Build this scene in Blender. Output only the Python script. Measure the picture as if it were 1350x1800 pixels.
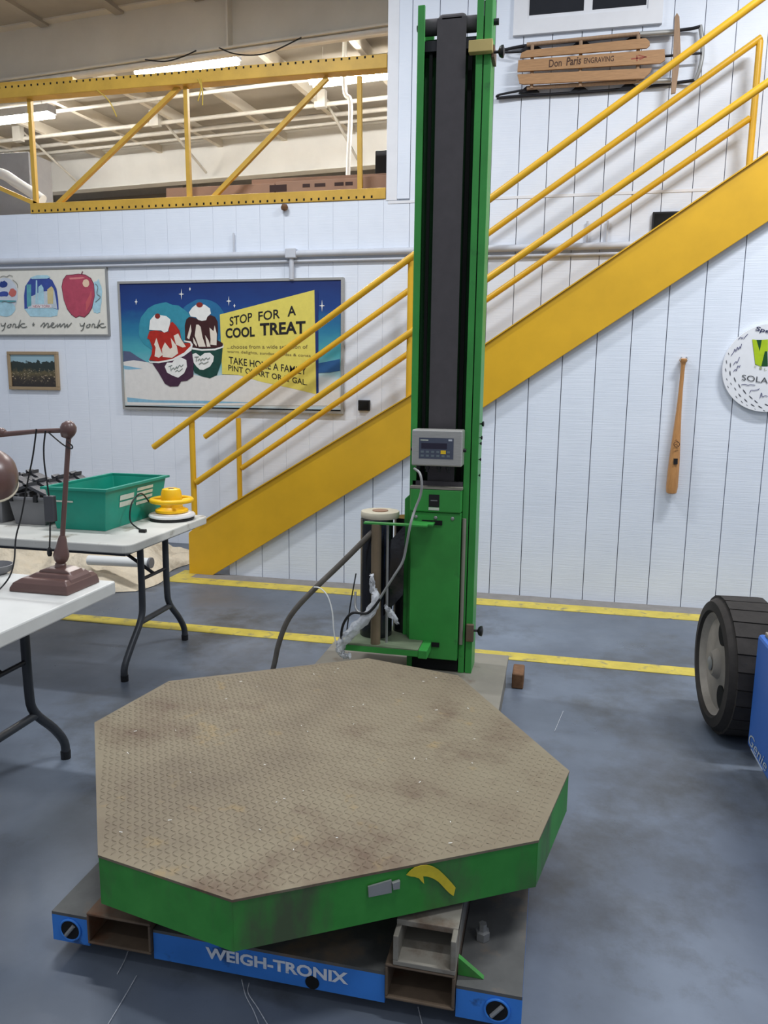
import bpy, bmesh, math, random
from mathutils import Vector, Matrix
random.seed(7)
sc = bpy.context.scene
for o in list(bpy.data.objects): bpy.data.objects.remove(o)
COL = sc.collection
# ------------------------------------------------------------------ camera
FPX = 1335.0; PITCH, ROLL, YAW = [math.radians(a) for a in (9.72, 0.675, 12.65)]
CAMP = Vector((0, 0, 1.45))
_r0 = Vector((math.cos(YAW), math.sin(YAW), 0)); _f0 = Vector((-math.sin(YAW), math.cos(YAW), 0)); _z = Vector((0, 0, 1))
FW = math.cos(PITCH)*_f0 - math.sin(PITCH)*_z; _u = math.sin(PITCH)*_f0 + math.cos(PITCH)*_z
RT = math.cos(ROLL)*_r0 + math.sin(ROLL)*_u; UP = -math.sin(ROLL)*_r0 + math.cos(ROLL)*_u
cd = bpy.data.cameras.new('camera'); cam = bpy.data.objects.new('camera', cd); COL.objects.link(cam)
M = Matrix((RT, UP, -FW)).transposed().to_4x4(); M.translation = CAMP; cam.matrix_world = M
cd.sensor_fit = 'VERTICAL'; cd.sensor_height = 36.0; cd.lens = 36.0*FPX/1800.0; cd.clip_start = 0.02
sc.camera = cam
# ------------------------------------------------------------------ world, lamps, exposure
sc.view_settings.view_transform = 'Standard'; sc.view_settings.look = 'None'
sc.view_settings.gamma = 1.0; sc.view_settings.use_curve_mapping = False
sc.view_settings.exposure = 0.38
w = bpy.data.worlds.new('hall_light'); sc.world = w; w.use_nodes = True
w.node_tree.nodes['Background'].inputs[0].default_value = (0.80, 0.87, 1.0, 1)
w.node_tree.nodes['Background'].inputs[1].default_value = 0.34
def area(loc, sx, sy, e, col=(0.93, 0.96, 1.0), tgt=None):
    l = bpy.data.lights.new('fluorescent_lamp', 'AREA'); l.shape = 'RECTANGLE'; l.size = sx; l.size_y = sy; l.energy = e; l.color = col
    o = bpy.data.objects.new('fluorescent_lamp', l); COL.objects.link(o); o.location = loc
    if tgt is not None: o.rotation_euler = (Vector(tgt)-Vector(loc)).to_track_quat('-Z', 'Y').to_euler()
    return o
for (x, y, e) in ((2.1, 3.7, 125), (-2.5, 3.6, 85), (0.6, 1.0, 48), (3.2, -1.0, 24), (-2.8, -1.2, 20)):
    area((x, y, 5.0), 1.25, 0.16, e)
# ------------------------------------------------------------------ pixel helpers (photo 1350x1800)
def ray(x, y): return FW + RT*((x-675)/FPX) - UP*((y-900)/FPX)
def PL(x, y, ax, v):
    d = ray(x, y); return CAMP + d*((v-CAMP[ax])/d[ax])
def F(x, y, z=0.0): return PL(x, y, 2, z)
def W(x, y, Y): return PL(x, y, 1, Y)
def XP(x, y, X): return PL(x, y, 0, X)
def onplane(x, y, p, n):
    d = ray(x, y); return CAMP + d*((p-CAMP).dot(n)/d.dot(n))
# ------------------------------------------------------------------ materials
def lin(c):
    c = c/255.0
    return c/12.92 if c <= 0.04045 else ((c+0.055)/1.055)**2.4
def L(rgb, k=1.0): return (lin(rgb[0])*k, lin(rgb[1])*k, lin(rgb[2])*k, 1)
class NT:
    def __init__(s, name):
        s.m = bpy.data.materials.new(name); s.m.use_nodes = True; s.t = s.m.node_tree; s.b = s.t.nodes['Principled BSDF']
        s.tc = s.t.nodes.new('ShaderNodeTexCoord')
    def n(s, ty, **kw):
        x = s.t.nodes.new(ty)
        for k, v in kw.items(): setattr(x, k, v)
        return x
    def l(s, a, b): s.t.links.new(a, b)
    def noise(s, scale, detail=5, stretch=None, rough=0.6):
        nz = s.n('ShaderNodeTexNoise'); nz.inputs['Scale'].default_value = scale; nz.inputs['Detail'].default_value = detail; nz.inputs['Roughness'].default_value = rough
        src = s.tc.outputs['Object']
        if stretch:
            mp = s.n('ShaderNodeMapping'); mp.inputs['Scale'].default_value = stretch; s.l(src, mp.inputs[0]); src = mp.outputs[0]
        s.l(src, nz.inputs['Vector']); return nz.outputs['Fac']
    def ramp(s, fac, stops):
        r = s.n('ShaderNodeValToRGB'); e = r.color_ramp.elements
        while len(e) < len(stops): e.new(0.5)
        for i, (p, c) in enumerate(stops): e[i].position = p; e[i].color = c
        s.l(fac, r.inputs[0]); return r.outputs[0]
    def mix(s, fac, a, b):
        m = s.n('ShaderNodeMix', data_type='RGBA'); s.l(fac, m.inputs[0])
        for v, i in ((a, 6), (b, 7)):
            if isinstance(v, tuple): m.inputs[i].default_value = v
            else: s.l(v, m.inputs[i])
        return m.outputs[2]
    def bump(s, fac, st, dist=0.002):
        b = s.n('ShaderNodeBump'); b.inputs['Strength'].default_value = st; b.inputs['Distance'].default_value = dist
        s.l(fac, b.inputs['Height']); s.l(b.outputs[0], s.b.inputs['Normal'])
    def col(s, c):
        if isinstance(c, tuple): s.b.inputs['Base Color'].default_value = c
        else: s.l(c, s.b.inputs['Base Color'])
    def surf(s, rough=0.6, metal=0.0, spec=0.5):
        s.b.inputs['Roughness'].default_value = rough; s.b.inputs['Metallic'].default_value = metal; s.b.inputs['Specular IOR Level'].default_value = spec
G = (0, 0, 0, 1); WH = (1, 1, 1, 1)
def mat(name, rgb, rough=0.6, metal=0.0, var=0.10, scale=8, bump=0.0, bscale=60, spot=None, spot_at=0.62, spot_scale=5, stretch=None, spec=0.4):
    t = NT(name); t.surf(rough, metal, spec)
    c = t.ramp(t.noise(scale, stretch=stretch), [(0.3, L(rgb, 1-var)), (0.7, L(rgb, 1+var))])
    if spot:
        f = t.ramp(t.noise(spot_scale, 8), [(spot_at-0.03, G), (spot_at+0.09, WH)])
        c = t.mix(f, c, L(spot))
    t.col(c)
    if bump: t.bump(t.noise(bscale, 3), bump, 0.03 if name == 'cream_canvas' else 0.002)
    return t.m
def emit(name, rgb, st):
    t = NT(name); t.col(L(rgb)); t.b.inputs['Emission Color'].default_value = L(rgb); t.b.inputs['Emission Strength'].default_value = st; return t.m
m = {}
m['wall'] = mat('white_painted_siding', (224, 224, 227), 0.55, var=0.05, scale=3, bump=0.35, bscale=9, stretch=(1, 1, 1))
t = NT('white_siding_grain'); t.surf(0.6, 0, 0.35)
c = t.ramp(t.noise(2.2, 6), [(0.25, L((220, 226, 236))), (0.75, L((232, 237, 245)))])
t.col(c); t.bump(t.noise(3.0, 6, stretch=(1.2, 1.2, 40)), 0.5, 0.003); m['siding'] = t.m
m['backing'] = mat('siding_backing', (176, 176, 182), 0.8, var=0.05)
t = NT('blue_grey_epoxy_floor'); t.surf(0.34, 0, 0.45)
c = t.ramp(t.noise(0.9, 8), [(0.25, L((74, 80, 90))), (0.5, L((96, 104, 116))), (0.75, L((122, 132, 146)))])
f1 = t.ramp(t.noise(1.1, 10, rough=0.7), [(0.50, G), (0.66, (0.85, 0.85, 0.85, 1))]); c = t.mix(f1, c, L((68, 68, 66)))
f2 = t.ramp(t.noise(5.0, 9, rough=0.75), [(0.63, G), (0.74, (0.6, 0.6, 0.6, 1))]); c = t.mix(f2, c, L((54, 54, 54)))
t.col(c); rr = t.ramp(t.noise(2.0, 8), [(0.3, (0.26, 0.26, 0.26, 1)), (0.7, (0.5, 0.5, 0.5, 1))]); t.l(rr, t.b.inputs['Roughness']); t.bump(t.noise(14, 4), 0.12, 0.002); m['floor'] = t.m
m['strip'] = mat('bare_concrete_strip', (128, 124, 120), 0.8, var=0.12, scale=12, bump=0.3)
m['line'] = mat('yellow_floor_paint', (196, 176, 74), 0.6, var=0.16, scale=9, spot=(140, 132, 96), spot_at=0.58, spot_scale=14)
m['yellow'] = mat('yellow_gloss_paint', (218, 168, 32), 0.38, var=0.07, scale=4, spec=0.5, bump=0.08, bscale=20)
m['truss'] = mat('yellow_truss_paint', (202, 160, 62), 0.5, var=0.12, scale=6)
m['green'] = mat('machine_green_paint', (54, 142, 62), 0.42, var=0.14, scale=5, spot=(46, 104, 54), spot_at=0.66, spot_scale=9, bump=0.1, bscale=30)
t = NT('grimy_green_skirt'); t.surf(0.48, 0, 0.4)
c = t.ramp(t.noise(6, 6), [(0.3, L((44, 126, 46))), (0.7, L((64, 150, 62)))])
f = t.ramp(t.noise(3.0, 8, stretch=(1, 1, 0.4)), [(0.52, G), (0.64, (0.85, 0.85, 0.85, 1))]); t.col(t.mix(f, c, L((74, 74, 60)))); t.bump(t.noise(40, 3), 0.12); m['skirt'] = t.m
m['dgreen'] = mat('dark_green_back_paint', (44, 92, 54), 0.6, var=0.2)
t = NT('rusty_tread_plate'); t.surf(0.62, 0.25, 0.4)
c = t.ramp(t.noise(2.1, 7), [(0.25, L((102, 90, 74))), (0.5, L((124, 113, 93))), (0.8, L((138, 129, 107)))])
f = t.ramp(t.noise(2.6, 9, rough=0.7), [(0.54, G), (0.70, (0.75, 0.75, 0.75, 1))]); c = t.mix(f, c, L((88, 66, 52)))
f = t.ramp(t.noise(9, 8), [(0.62, G), (0.72, (0.6, 0.6, 0.6, 1))]); c = t.mix(f, c, L((150, 128, 84))); t.col(c); t.bump(t.noise(120, 3), 0.2, 0.001); m['deck'] = t.m
m['belt'] = mat('dark_brown_rubber_belt', (76, 72, 74), 0.75, var=0.08, scale=20, bump=0.1)
m['black'] = mat('black_plastic', (22, 22, 24), 0.45, var=0.2)
m['blackm'] = mat('black_metal', (38, 38, 42), 0.4, 0.3, var=0.2)
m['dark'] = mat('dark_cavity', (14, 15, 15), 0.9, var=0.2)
m['brass'] = mat('tan_clamp_paint', (186, 166, 104), 0.5, 0.1, var=0.1)
m['steel'] = mat('brushed_stainless', (178, 176, 170), 0.38, 0.55, var=0.08, scale=30, stretch=(1, 1, 8))
m['galv'] = mat('grey_pipe_metal', (150, 150, 148), 0.45, 0.4, var=0.1)
m['rod'] = mat('weathered_pipe', (112, 106, 98), 0.5, 0.4, var=0.2, scale=20)
m['tube'] = mat('tan_roller_tube', (128, 112, 90), 0.5, 0.4, var=0.12, scale=14)
m['plate'] = mat('grey_beige_base_paint', (132, 127, 116), 0.65, var=0.12, scale=6, spot=(96, 78, 62), spot_at=0.64)
m['rust'] = mat('rusty_steel', (108, 92, 76), 0.7, 0.3, var=0.2, scale=14, spot=(112, 70, 44), spot_at=0.6)
m['blue'] = mat('blue_scale_paint', (54, 124, 208), 0.5, var=0.1, scale=8, spot=(38, 52, 78), spot_at=0.66, spot_scale=14)
m['lift'] = mat('blue_lift_paint', (46, 98, 178), 0.4, var=0.06, scale=5)
m['dusty'] = mat('dusty_green_paint', (104, 116, 92), 0.7, var=0.15, scale=12)
m['tread'] = mat('dull_scale_deck', (92, 92, 90), 0.6, 0.2, var=0.2, scale=10, spot=(120, 104, 88), spot_at=0.6)
m['wpaint'] = mat('white_lettering', (222, 226, 232), 0.6, var=0.06, spot=(60, 96, 150), spot_at=0.66, spot_scale=60)
m['rubber'] = mat('black_tyre_rubber', (52, 48, 45), 0.85, var=0.2, scale=20, bump=0.3)
m['rim'] = mat('grey_wheel_rim', (158, 150, 140), 0.6, 0.2, var=0.18, spot=(92, 60, 44), spot_at=0.68)
m['film'] = mat('black_stretch_film', (26, 27, 32), 0.22, var=0.3, bump=0.7, bscale=26, spec=0.6)
t = NT('clear_stretch_film'); t.surf(0.25, 0, 0.6); t.col(L((224, 226, 230))); t.b.inputs['Alpha'].default_value = 0.62; t.bump(t.noise(45, 4), 0.8, 0.01); m['clear'] = t.m
m['cream'] = mat('cream_film_core', (206, 196, 174), 0.6, var=0.08)
m['card'] = mat('cardboard', (160, 126, 104), 0.8, var=0.08, scale=5)
m['ink'] = mat('box_printing', (64, 46, 42), 0.8, var=0.1)
m['ttop'] = mat('worn_white_table', (206, 204, 196), 0.55, var=0.07, scale=5, spot=(150, 142, 128), spot_at=0.6, spot_scale=8)
m['tclean'] = mat('white_plastic_table', (200, 200, 196), 0.45, var=0.04)
m['tleg'] = mat('grey_table_leg', (62, 64, 68), 0.4, 0.4, var=0.15)
m['teal'] = mat('teal_plastic', (24, 142, 120), 0.42, var=0.1, scale=6, bump=0.1)
m['label'] = mat('paper_label', (200, 206, 190), 0.7, var=0.08, scale=30)
m['grey'] = mat('grey_plastic', (118, 118, 120), 0.5, var=0.08)
m['dgrey'] = mat('dark_grey_plastic', (66, 66, 70), 0.5, var=0.15)
m['brown'] = mat('brown_enamel', (98, 72, 66), 0.32, var=0.1, spec=0.6)
m['poly'] = mat('yellow_plastic', (246, 192, 16), 0.38, var=0.06, spec=0.5)
m['pad'] = mat('white_buffing_pad', (232, 230, 228), 0.95, var=0.04, bump=0.6, bscale=120)
m['canvas'] = mat('cream_canvas', (216, 202, 178), 0.95, var=0.08, scale=6, bump=0.9, bscale=9, spot=(186, 160, 124), spot_at=0.64)
m['wood'] = mat('oak_slat', (168, 128, 88), 0.55, var=0.16, scale=10, stretch=(1.2, 8, 12))
m['bat'] = mat('ash_bat_wood', (186, 134, 82), 0.4, var=0.14, scale=14, stretch=(10, 10, 1))
m['paleW'] = mat('weathered_crossbar', (156, 128, 102), 0.7, var=0.15, scale=14, stretch=(6, 6, 1))
m['brick'] = mat('brown_wood_block', (112, 80, 54), 0.8, var=0.3, scale=30)
m['ceil'] = mat('beige_ceiling_deck', (158, 151, 139), 0.85, var=0.1, scale=2)
m['girder'] = mat('beige_girder_paint', (206, 198, 182), 0.7, var=0.08, scale=1.5)
m['fgirder'] = mat('pale_girder_paint', (222, 221, 216), 0.7, var=0.07, scale=1.5)
m['cpipe'] = mat('pale_ceiling_pipe', (204, 200, 190), 0.6, var=0.08)
m['valance'] = mat('grey_brown_valance', (116, 106, 94), 0.8, var=0.1, scale=2)
m['fwall'] = mat('far_white_panel', (214, 210, 202), 0.7, var=0.06)
m['mezz'] = mat('mezzanine_boards', (168, 154, 134), 0.8, var=0.15)
m['pvc'] = mat('white_pvc', (236, 236, 232), 0.4, var=0.02)
m['tubeon'] = emit('lit_fluorescent_tube', (255, 252, 247), 150.0)
m['fixture'] = mat('fixture_housing', (150, 150, 152), 0.5, 0.2, var=0.06)
m['cond'] = mat('pale_painted_conduit', (196, 199, 206), 0.5, var=0.05)
m['trim'] = mat('white_trim_paint', (226, 226, 228), 0.5, var=0.03)
m['glass'] = mat('dark_window_glass', (24, 25, 30), 0.08, var=0.2, spec=0.6)
m['rope'] = mat('yellow_rope', (196, 168, 70), 0.8, var=0.1)
def flat(name, rgb, var=0.05, rough=0.5): return mat('print_'+name, rgb, rough, var=var, scale=20)
# ------------------------------------------------------------------ mesh builder
def wloc(o):
    v = Vector((0, 0, 0))
    while o: v += o.location; o = o.parent
    return v
class MB:
    def __init__(s): s.bm = bmesh.new()
    def add(s, vs, fs):
        b = [s.bm.verts.new(v) for v in vs]
        for f in fs:
            try: s.bm.faces.new([b[i] for i in f])
            except ValueError: pass
        return b
    def box(s, a, b, M=None):
        x0, y0, z0 = a; x1, y1, z1 = b
        v = [Vector(p) for p in ((x0,y0,z0),(x1,y0,z0),(x1,y1,z0),(x0,y1,z0),(x0,y0,z1),(x1,y0,z1),(x1,y1,z1),(x0,y1,z1))]
        if M: v = [M @ p for p in v]
        s.add(v, [(3,2,1,0),(4,5,6,7),(0,1,5,4),(1,2,6,5),(2,3,7,6),(3,0,4,7)]); return s
    def hexa(s, bot, top):
        n = len(bot); v = list(bot)+list(top)
        s.add(v, [tuple(range(n-1, -1, -1)), tuple(range(n, 2*n))]+[(i, (i+1) % n, n+(i+1) % n, n+i) for i in range(n)]); return s
    def prism(s, poly, d):
        d = Vector(d); p = [Vector(q) for q in poly]; return s.hexa(p, [q+d for q in p])
    def face(s, poly): s.add([Vector(p) for p in poly], [tuple(range(len(poly)))]); return s
    def tube(s, path, r, seg=10, cap=True):
        P = [Vector(p) for p in path]; n = len(P); R = r if isinstance(r, (list, tuple)) else [r]*n
        rings = []; ref = None
        for i in range(n):
            d = (P[min(i+1, n-1)]-P[max(i-1, 0)]).normalized()
            if ref is None: ref = Vector((0, 0, 1)) if abs(d.z) < 0.9 else Vector((1, 0, 0))
            a = d.cross(ref)
            if a.length < 1e-4: a = d.orthogonal()
            a.normalize(); b = d.cross(a).normalized(); ref = -b if False else a.cross(d)
            rings.append([s.bm.verts.new(P[i]+(a*math.cos(2*math.pi*k/seg)+b*math.sin(2*math.pi*k/seg))*R[i]) for k in range(seg)])
        for i in range(n-1):
            for k in range(seg): s.bm.faces.new((rings[i][k], rings[i][(k+1) % seg], rings[i+1][(k+1) % seg], rings[i+1][k]))
        if cap: s.bm.faces.new(rings[0][::-1]); s.bm.faces.new(rings[-1])
        return s
    def lathe(s, prof, o, ax=(0, 0, 1), seg=32, caps=(1, 1)):
        ax = Vector(ax).normalized(); a = ax.orthogonal().normalized(); b = ax.cross(a); o = Vector(o); rings = []
        for r, h in prof:
            rings.append([s.bm.verts.new(o+ax*h+(a*math.cos(2*math.pi*k/seg)+b*math.sin(2*math.pi*k/seg))*max(r, 1e-4)) for k in range(seg)])
        for i in range(len(rings)-1):
            for k in range(seg): s.bm.faces.new((rings[i][k], rings[i][(k+1) % seg], rings[i+1][(k+1) % seg], rings[i+1][k]))
        if caps[0]: s.bm.faces.new(rings[0][::-1])
        if caps[1]: s.bm.faces.new(rings[-1])
        return s
    def torus(s, o, R, r, ax=(0, 0, 1), seg=36, ss=10):
        ax = Vector(ax).normalized(); a = ax.orthogonal().normalized(); b = ax.cross(a); o = Vector(o); g = []
        for i in range(seg):
            t = 2*math.pi*i/seg; d = a*math.cos(t)+b*math.sin(t)
            g.append([s.bm.verts.new(o+d*(R+r*math.cos(2*math.pi*k/ss))+ax*(r*math.sin(2*math.pi*k/ss))) for k in range(ss)])
        for i in range(seg):
            for k in range(ss): s.bm.faces.new((g[i][k], g[(i+1) % seg][k], g[(i+1) % seg][(k+1) % ss], g[i][(k+1) % ss]))
        return s
    def build(s, name, mt, parent=None, bevel=0, smooth=None, label=None, cat=None, group=None, kind=None, recalc=True, bseg=2):
        bm = s.bm
        if recalc: bmesh.ops.recalc_face_normals(bm, faces=bm.faces)
        if parent is not None: off = wloc(parent)
        else:
            vs = [v.co for v in bm.verts]; lo = [min(v[i] for v in vs) for i in range(3)]; hi = [max(v[i] for v in vs) for i in range(3)]
            off = Vector(((lo[0]+hi[0])/2, (lo[1]+hi[1])/2, lo[2]))
        bmesh.ops.translate(bm, verts=bm.verts, vec=-off)
        me = bpy.data.meshes.new(name); bm.to_mesh(me); bm.free(); me.materials.append(mt if not isinstance(mt, str) else m[mt])
        o = bpy.data.objects.new(name, me); COL.objects.link(o)
        if parent is not None: o.parent = parent
        else: o.location = off
        if smooth is not None:
            for p in me.polygons: p.use_smooth = True
            me.set_sharp_from_angle(angle=math.radians(smooth))
        if bevel:
            b = o.modifiers.new('bevel', 'BEVEL'); b.width = bevel; b.segments = bseg; b.limit_method = 'ANGLE'; b.angle_limit = math.radians(35)
        tag(o, label, cat, group, kind); return o
def tag(o, label=None, cat=None, group=None, kind=None):
    for k, v in (('label', label), ('category', cat), ('group', group), ('kind', kind)):
        if v: o[k] = v
    return o
def thing(name, loc, label, cat, group=None, kind=None):
    o = bpy.data.objects.new(name, None); COL.objects.link(o); o.location = loc; o.empty_display_size = 0.1; return tag(o, label, cat, group, kind)
def B(name, a, b, mt, parent=None, **k): return MB().box(a, b).build(name, mt, parent, **k)
def T(name, path, r, mt, parent=None, seg=10, **k):
    k.setdefault('smooth', 40); return MB().tube(path, r, seg).build(name, mt, parent, **k)
def smoothpath(P, n=6):
    P = [Vector(p) for p in P]; out = []
    for i in range(len(P)-1):
        p0 = P[max(i-1, 0)]; p1 = P[i]; p2 = P[i+1]; p3 = P[min(i+2, len(P)-1)]
        for k in range(n):
            t = k/n; out.append(0.5*((2*p1)+(p2-p0)*t+(2*p0-5*p1+4*p2-p3)*t*t+(3*p1-p0-3*p2+p3)*t**3))
    return out+[P[-1]]
def text(s, o, ux, uy, w, h, mt, parent, name='lettering', thick=0.0, bold=0.0, shear=0.0):
    """flat lettering fitted to a w x h box whose lower left corner is o, axes ux, uy"""
    cu = bpy.data.curves.new('t', 'FONT'); cu.body = s; cu.extrude = thick; cu.offset = bold; cu.shear = shear; cu.resolution_u = 3
    ob = bpy.data.objects.new('t', cu); COL.objects.link(ob); dg = bpy.context.evaluated_depsgraph_get()
    me = bpy.data.meshes.new_from_object(ob.evaluated_get(dg)); bpy.data.objects.remove(ob); bpy.data.curves.remove(cu)
    xs = [v.co.x for v in me.vertices]; ys = [v.co.y for v in me.vertices]; x0, x1, y0, y1 = min(xs), max(xs), min(ys), max(ys)
    ux = Vector(ux).normalized(); uy = Vector(uy).normalized(); n = ux.cross(uy); o = Vector(o); off = wloc(parent)
    for v in me.vertices:
        v.co = o+ux*((v.co.x-x0)/(x1-x0)*w)+uy*((v.co.y-y0)/(y1-y0)*h)+n*v.co.z-off
    me.name = name; me.materials.clear(); me.materials.append(m[mt] if isinstance(mt, str) else mt)
    ob = bpy.data.objects.new(name, me); COL.objects.link(ob); ob.parent = parent; return ob
def ribbon(strokes, wd, n, mt, parent, name='lettering'):
    """pen strokes on a plane with normal n, width wd"""
    b = MB(); n = Vector(n)
    for st in strokes:
        P = [Vector(p) for p in st]; L_, R_ = [], []
        for i in range(len(P)):
            d = (P[min(i+1, len(P)-1)]-P[max(i-1, 0)])
            if d.length < 1e-6: d = Vector((1, 0, 0))
            s = n.cross(d.normalized())*wd*0.5; L_.append(b.bm.verts.new(P[i]+s)); R_.append(b.bm.verts.new(P[i]-s))
        for i in range(len(P)-1): b.bm.faces.new((L_[i], R_[i], R_[i+1], L_[i+1]))
    return b.build(name, mt, parent, recalc=False)
# ================================================================== STRUCTURE
YU = 6.12; YL = 5.18
B('floor', (-9, -4, -0.1), (5, 13, 0), 'floor', kind='structure')
B('floor_strip', (-2.6, 5.03, 0), (4.0, 5.18, 0.002), 'strip', kind='structure')
fm = thing('floor_marking', (0, 4.95, 0), 'yellow painted line on floor along the foot of the white siding', 'floor line')
B('stripe', (-2.74, 4.885, 0.0), (4.0, 5.03, 0.003), 'line', fm); B('corner_stripe', (-2.74, 5.03, 0.0), (-2.6, 5.22, 0.003), 'line', fm)
B('floor_marking', (-4.6, 3.905, 0), (4.0, 4.02, 0.003), 'line', label='yellow painted line on floor passing behind the green mast', cat='floor line')
# back wall: slab and boards
wb = thing('wall_back', (0, YU, 0), None, None, kind='structure')
B('backing', (-8, YU+0.006, 0), (-1.37, YU+0.12, 2.86), 'siding', wb); B('backing', (-1.37, YU+0.018, 0), (4, YU+0.12, 5.6), 'backing', wb)
gx = W(916, 185, YU).x; BW = 0.207
def shared(name, me, parent, loc):
    o = bpy.data.objects.new(name, me); COL.objects.link(o); o.parent = parent; o.location = Vector(loc)-wloc(parent); return o
def boxmesh(name, a, b, mt):
    o = B('tmp', a, b, mt); me = o.data; off = o.location.copy(); bpy.data.objects.remove(o)
    me.transform(Matrix.Translation(off)); me.name = name; return me
me_a = boxmesh('siding_board', (0.0007, -0.0, 0), (BW-0.0007, 0.006, 2.86), 'siding')
me_b = boxmesh('siding_board_lower', (0.0028, 0, 0), (BW-0.0028, 0.018, 2.835), 'siding')
me_c = boxmesh('siding_board_upper', (0.0028, 0, 2.84), (BW-0.0028, 0.018, 5.6), 'siding')
k0 = -36
for k in range(k0, 22):
    x = gx+k*BW
    if x > 3.9: break
    if x+BW < -1.36: shared('siding_board', me_a, wb, (x, YU, 0))
    elif x < -1.37:
        shared('siding_board', me_a, wb, (x, YU, 0))
    else: shared('siding_board', me_b, wb, (x, YU, 0)); shared('siding_board', me_c, wb, (x, YU, 0))
kx = [gx+k*BW for k in range(k0, 22) if gx+k*BW < -1.37 < gx+(k+1)*BW]
B('siding_board', (-1.30, YU, 2.84), (kx[0]+BW-0.0028, YU+0.018, 5.6), 'siding', wb)
B('corner_board', (-1.385, YU-0.006, 2.85), (-1.30, YU+0.12, 5.6), 'trim', wb)
B('ledge_board', (-1.37, YU-0.004, 2.825), (4.0, YU+0.0, 2.845), 'trim', wb)
# wall enclosing the underside of the stair
SL = 0.684
def ztop(x): return 1.354+(SL if x > -0.986 else 0.612)*(x+0.986)
def zbot(x): return 0.954+(SL if x > -0.971 else 0.628)*(x+0.971)
ws = thing('wall_stair', (0, YL, 0), None, None, kind='structure')
MB().prism([(-2.36, YL+0.018, 0), (3.0, YL+0.018, 0), (3.0, YL+0.018, zbot(3.0)+0.06), (-0.971, YL+0.018, 1.014), (-2.36, YL+0.018, 0.14)], (0, 0.08, 0)).build('backing', 'backing', ws)
g2 = W(1149, 900, YL).x; BL = 0.2105
for k in range(-17, 12):
    x0 = g2+k*BL+0.0028; x1 = x0+BL-0.0056
    if x1 < -2.34: continue
    x0 = max(x0, -2.35)
    if x0 > 2.9: break
    MB().prism([(x0, YL, 0), (x1, YL, 0), (x1, YL, zbot(x1)+0.05), (x0, YL, zbot(x0)+0.05)], (0, 0.018, 0)).build('siding_board', 'siding', ws)
# window high in the wall
wn = thing('window_1', (0, YU, 3.9), None, None, kind='structure')
a, b2 = W(902, 66, YU), W(1163, 43, YU)
wx0, wx1, wz0 = a.x, b2.x, (a.z+b2.z)/2
ga, gb, gc, gd = W(930, 30, YU).x, W(1026, 20, YU).x, W(1041, 18, YU).x, W(1136, 6, YU).x; gz = W(980, 25, YU).z
B('sill_board', (wx0, YU-0.03, wz0), (wx1, YU, wz0+0.10), 'trim', wn); B('jamb', (wx0, YU-0.028, wz0+0.10), (wx0+0.10, YU, 5.0), 'trim', wn)
B('jamb', (wx1-0.10, YU-0.028, wz0+0.10), (wx1, YU, 5.0), 'trim', wn); B('sash_rail', (wx0+0.10, YU-0.018, wz0+0.10), (wx1-0.10, YU, gz), 'trim', wn)
B('mullion', (gb, YU-0.018, gz), (gc, YU, 5.0), 'trim', wn); B('stile', (wx0+0.10, YU-0.018, gz), (ga, YU, 5.0), 'trim', wn); B('stile', (gd, YU-0.018, gz), (wx1-0.1, YU, 5.0), 'trim', wn)
B('pane', (ga, YU-0.006, gz), (gb, YU-0.001, 5.0), 'glass', wn); B('pane', (gc, YU-0.006, gz), (gd, YU-0.001, 5.0), 'glass', wn)
# ------------------------------------------------------------------ mezzanine and roof beyond the wall
TH = math.radians(6.0); DA = Vector((math.cos(TH), -math.sin(TH), 0)); DB = Vector((math.sin(TH), math.cos(TH), 0)); P0 = Vector((-1.6, 7.05, 0))
RM = Matrix((DA, DB, Vector((0, 0, 1)))).transposed().to_4x4(); RM.translation = P0
ZD = 4.98
B('mezzanine_floor', (-9, YU+0.13, 2.72), (0.5, 13.0, 2.83), 'mezz', kind='structure')
ce = thing('ceiling', (-4, 9, ZD), None, None, kind='structure')
MB().box((-11, -1.0, ZD), (1.2, 6.0, ZD+0.1), RM).build('deck', 'ceil', ce)
for i, u in enumerate([-10.2+1.05*j for j in range(11)]):
    MB().box((u, 0.0, ZD-0.13), (u+0.07, 4.3, ZD), RM).build('joist', 'girder', ce)
for i, u in enumerate([-10.0+0.9*j for j in range(12)]):
    MB().box((u, -1.0, ZD-0.04), (u+0.10, -0.02, ZD), RM).build('joist', 'ceil', ce)
def girder(v, z0, z1, mt, uw=(-11, 1.0)):
    g = thing('roof_girder', (RM @ Vector((-4, v, z0))), None, None, kind='structure')
    MB().box((uw[0], v-0.01, z0+0.015), (uw[1], v+0.01, z1-0.015), RM).build('web', mt, g)
    MB().box((uw[0], v-0.10, z0), (uw[1], v+0.10, z0+0.015), RM).build('bottom_flange', mt, g); MB().box((uw[0], v-0.10, z1-0.015), (uw[1], v+0.10, z1), RM).build('top_flange', mt, g)
    return g
gN = girder(0.0, 4.47, ZD, 'girder'); gF = girder(3.75, 4.40, 4.97, 'fgirder')
us = (RM.inverted() @ W(398, 60, 7.1)).x
MB().box((us-0.008, -0.10, 4.485), (us+0.008, -0.01, ZD-0.02), RM).build('stiffener', 'girder', gN)
fw = thing('wall_far', (RM @ Vector((-4, 4.7, 2.8))), None, None, kind='structure')
MB().box((-11, 4.7, 2.8), (2.0, 4.8, ZD), RM).build('panel', 'fwall', fw)
for u in (-7.9, -5.2, -4.9, -2.3): MB().box((u, 4.62, 2.83), (u+0.09, 4.7, ZD), RM).build('post', 'cpipe', fw)
MB().box((-11, 4.3, 3.95), (2.0, 4.36, 4.42), RM).build('valance', 'valance', fw)
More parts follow.
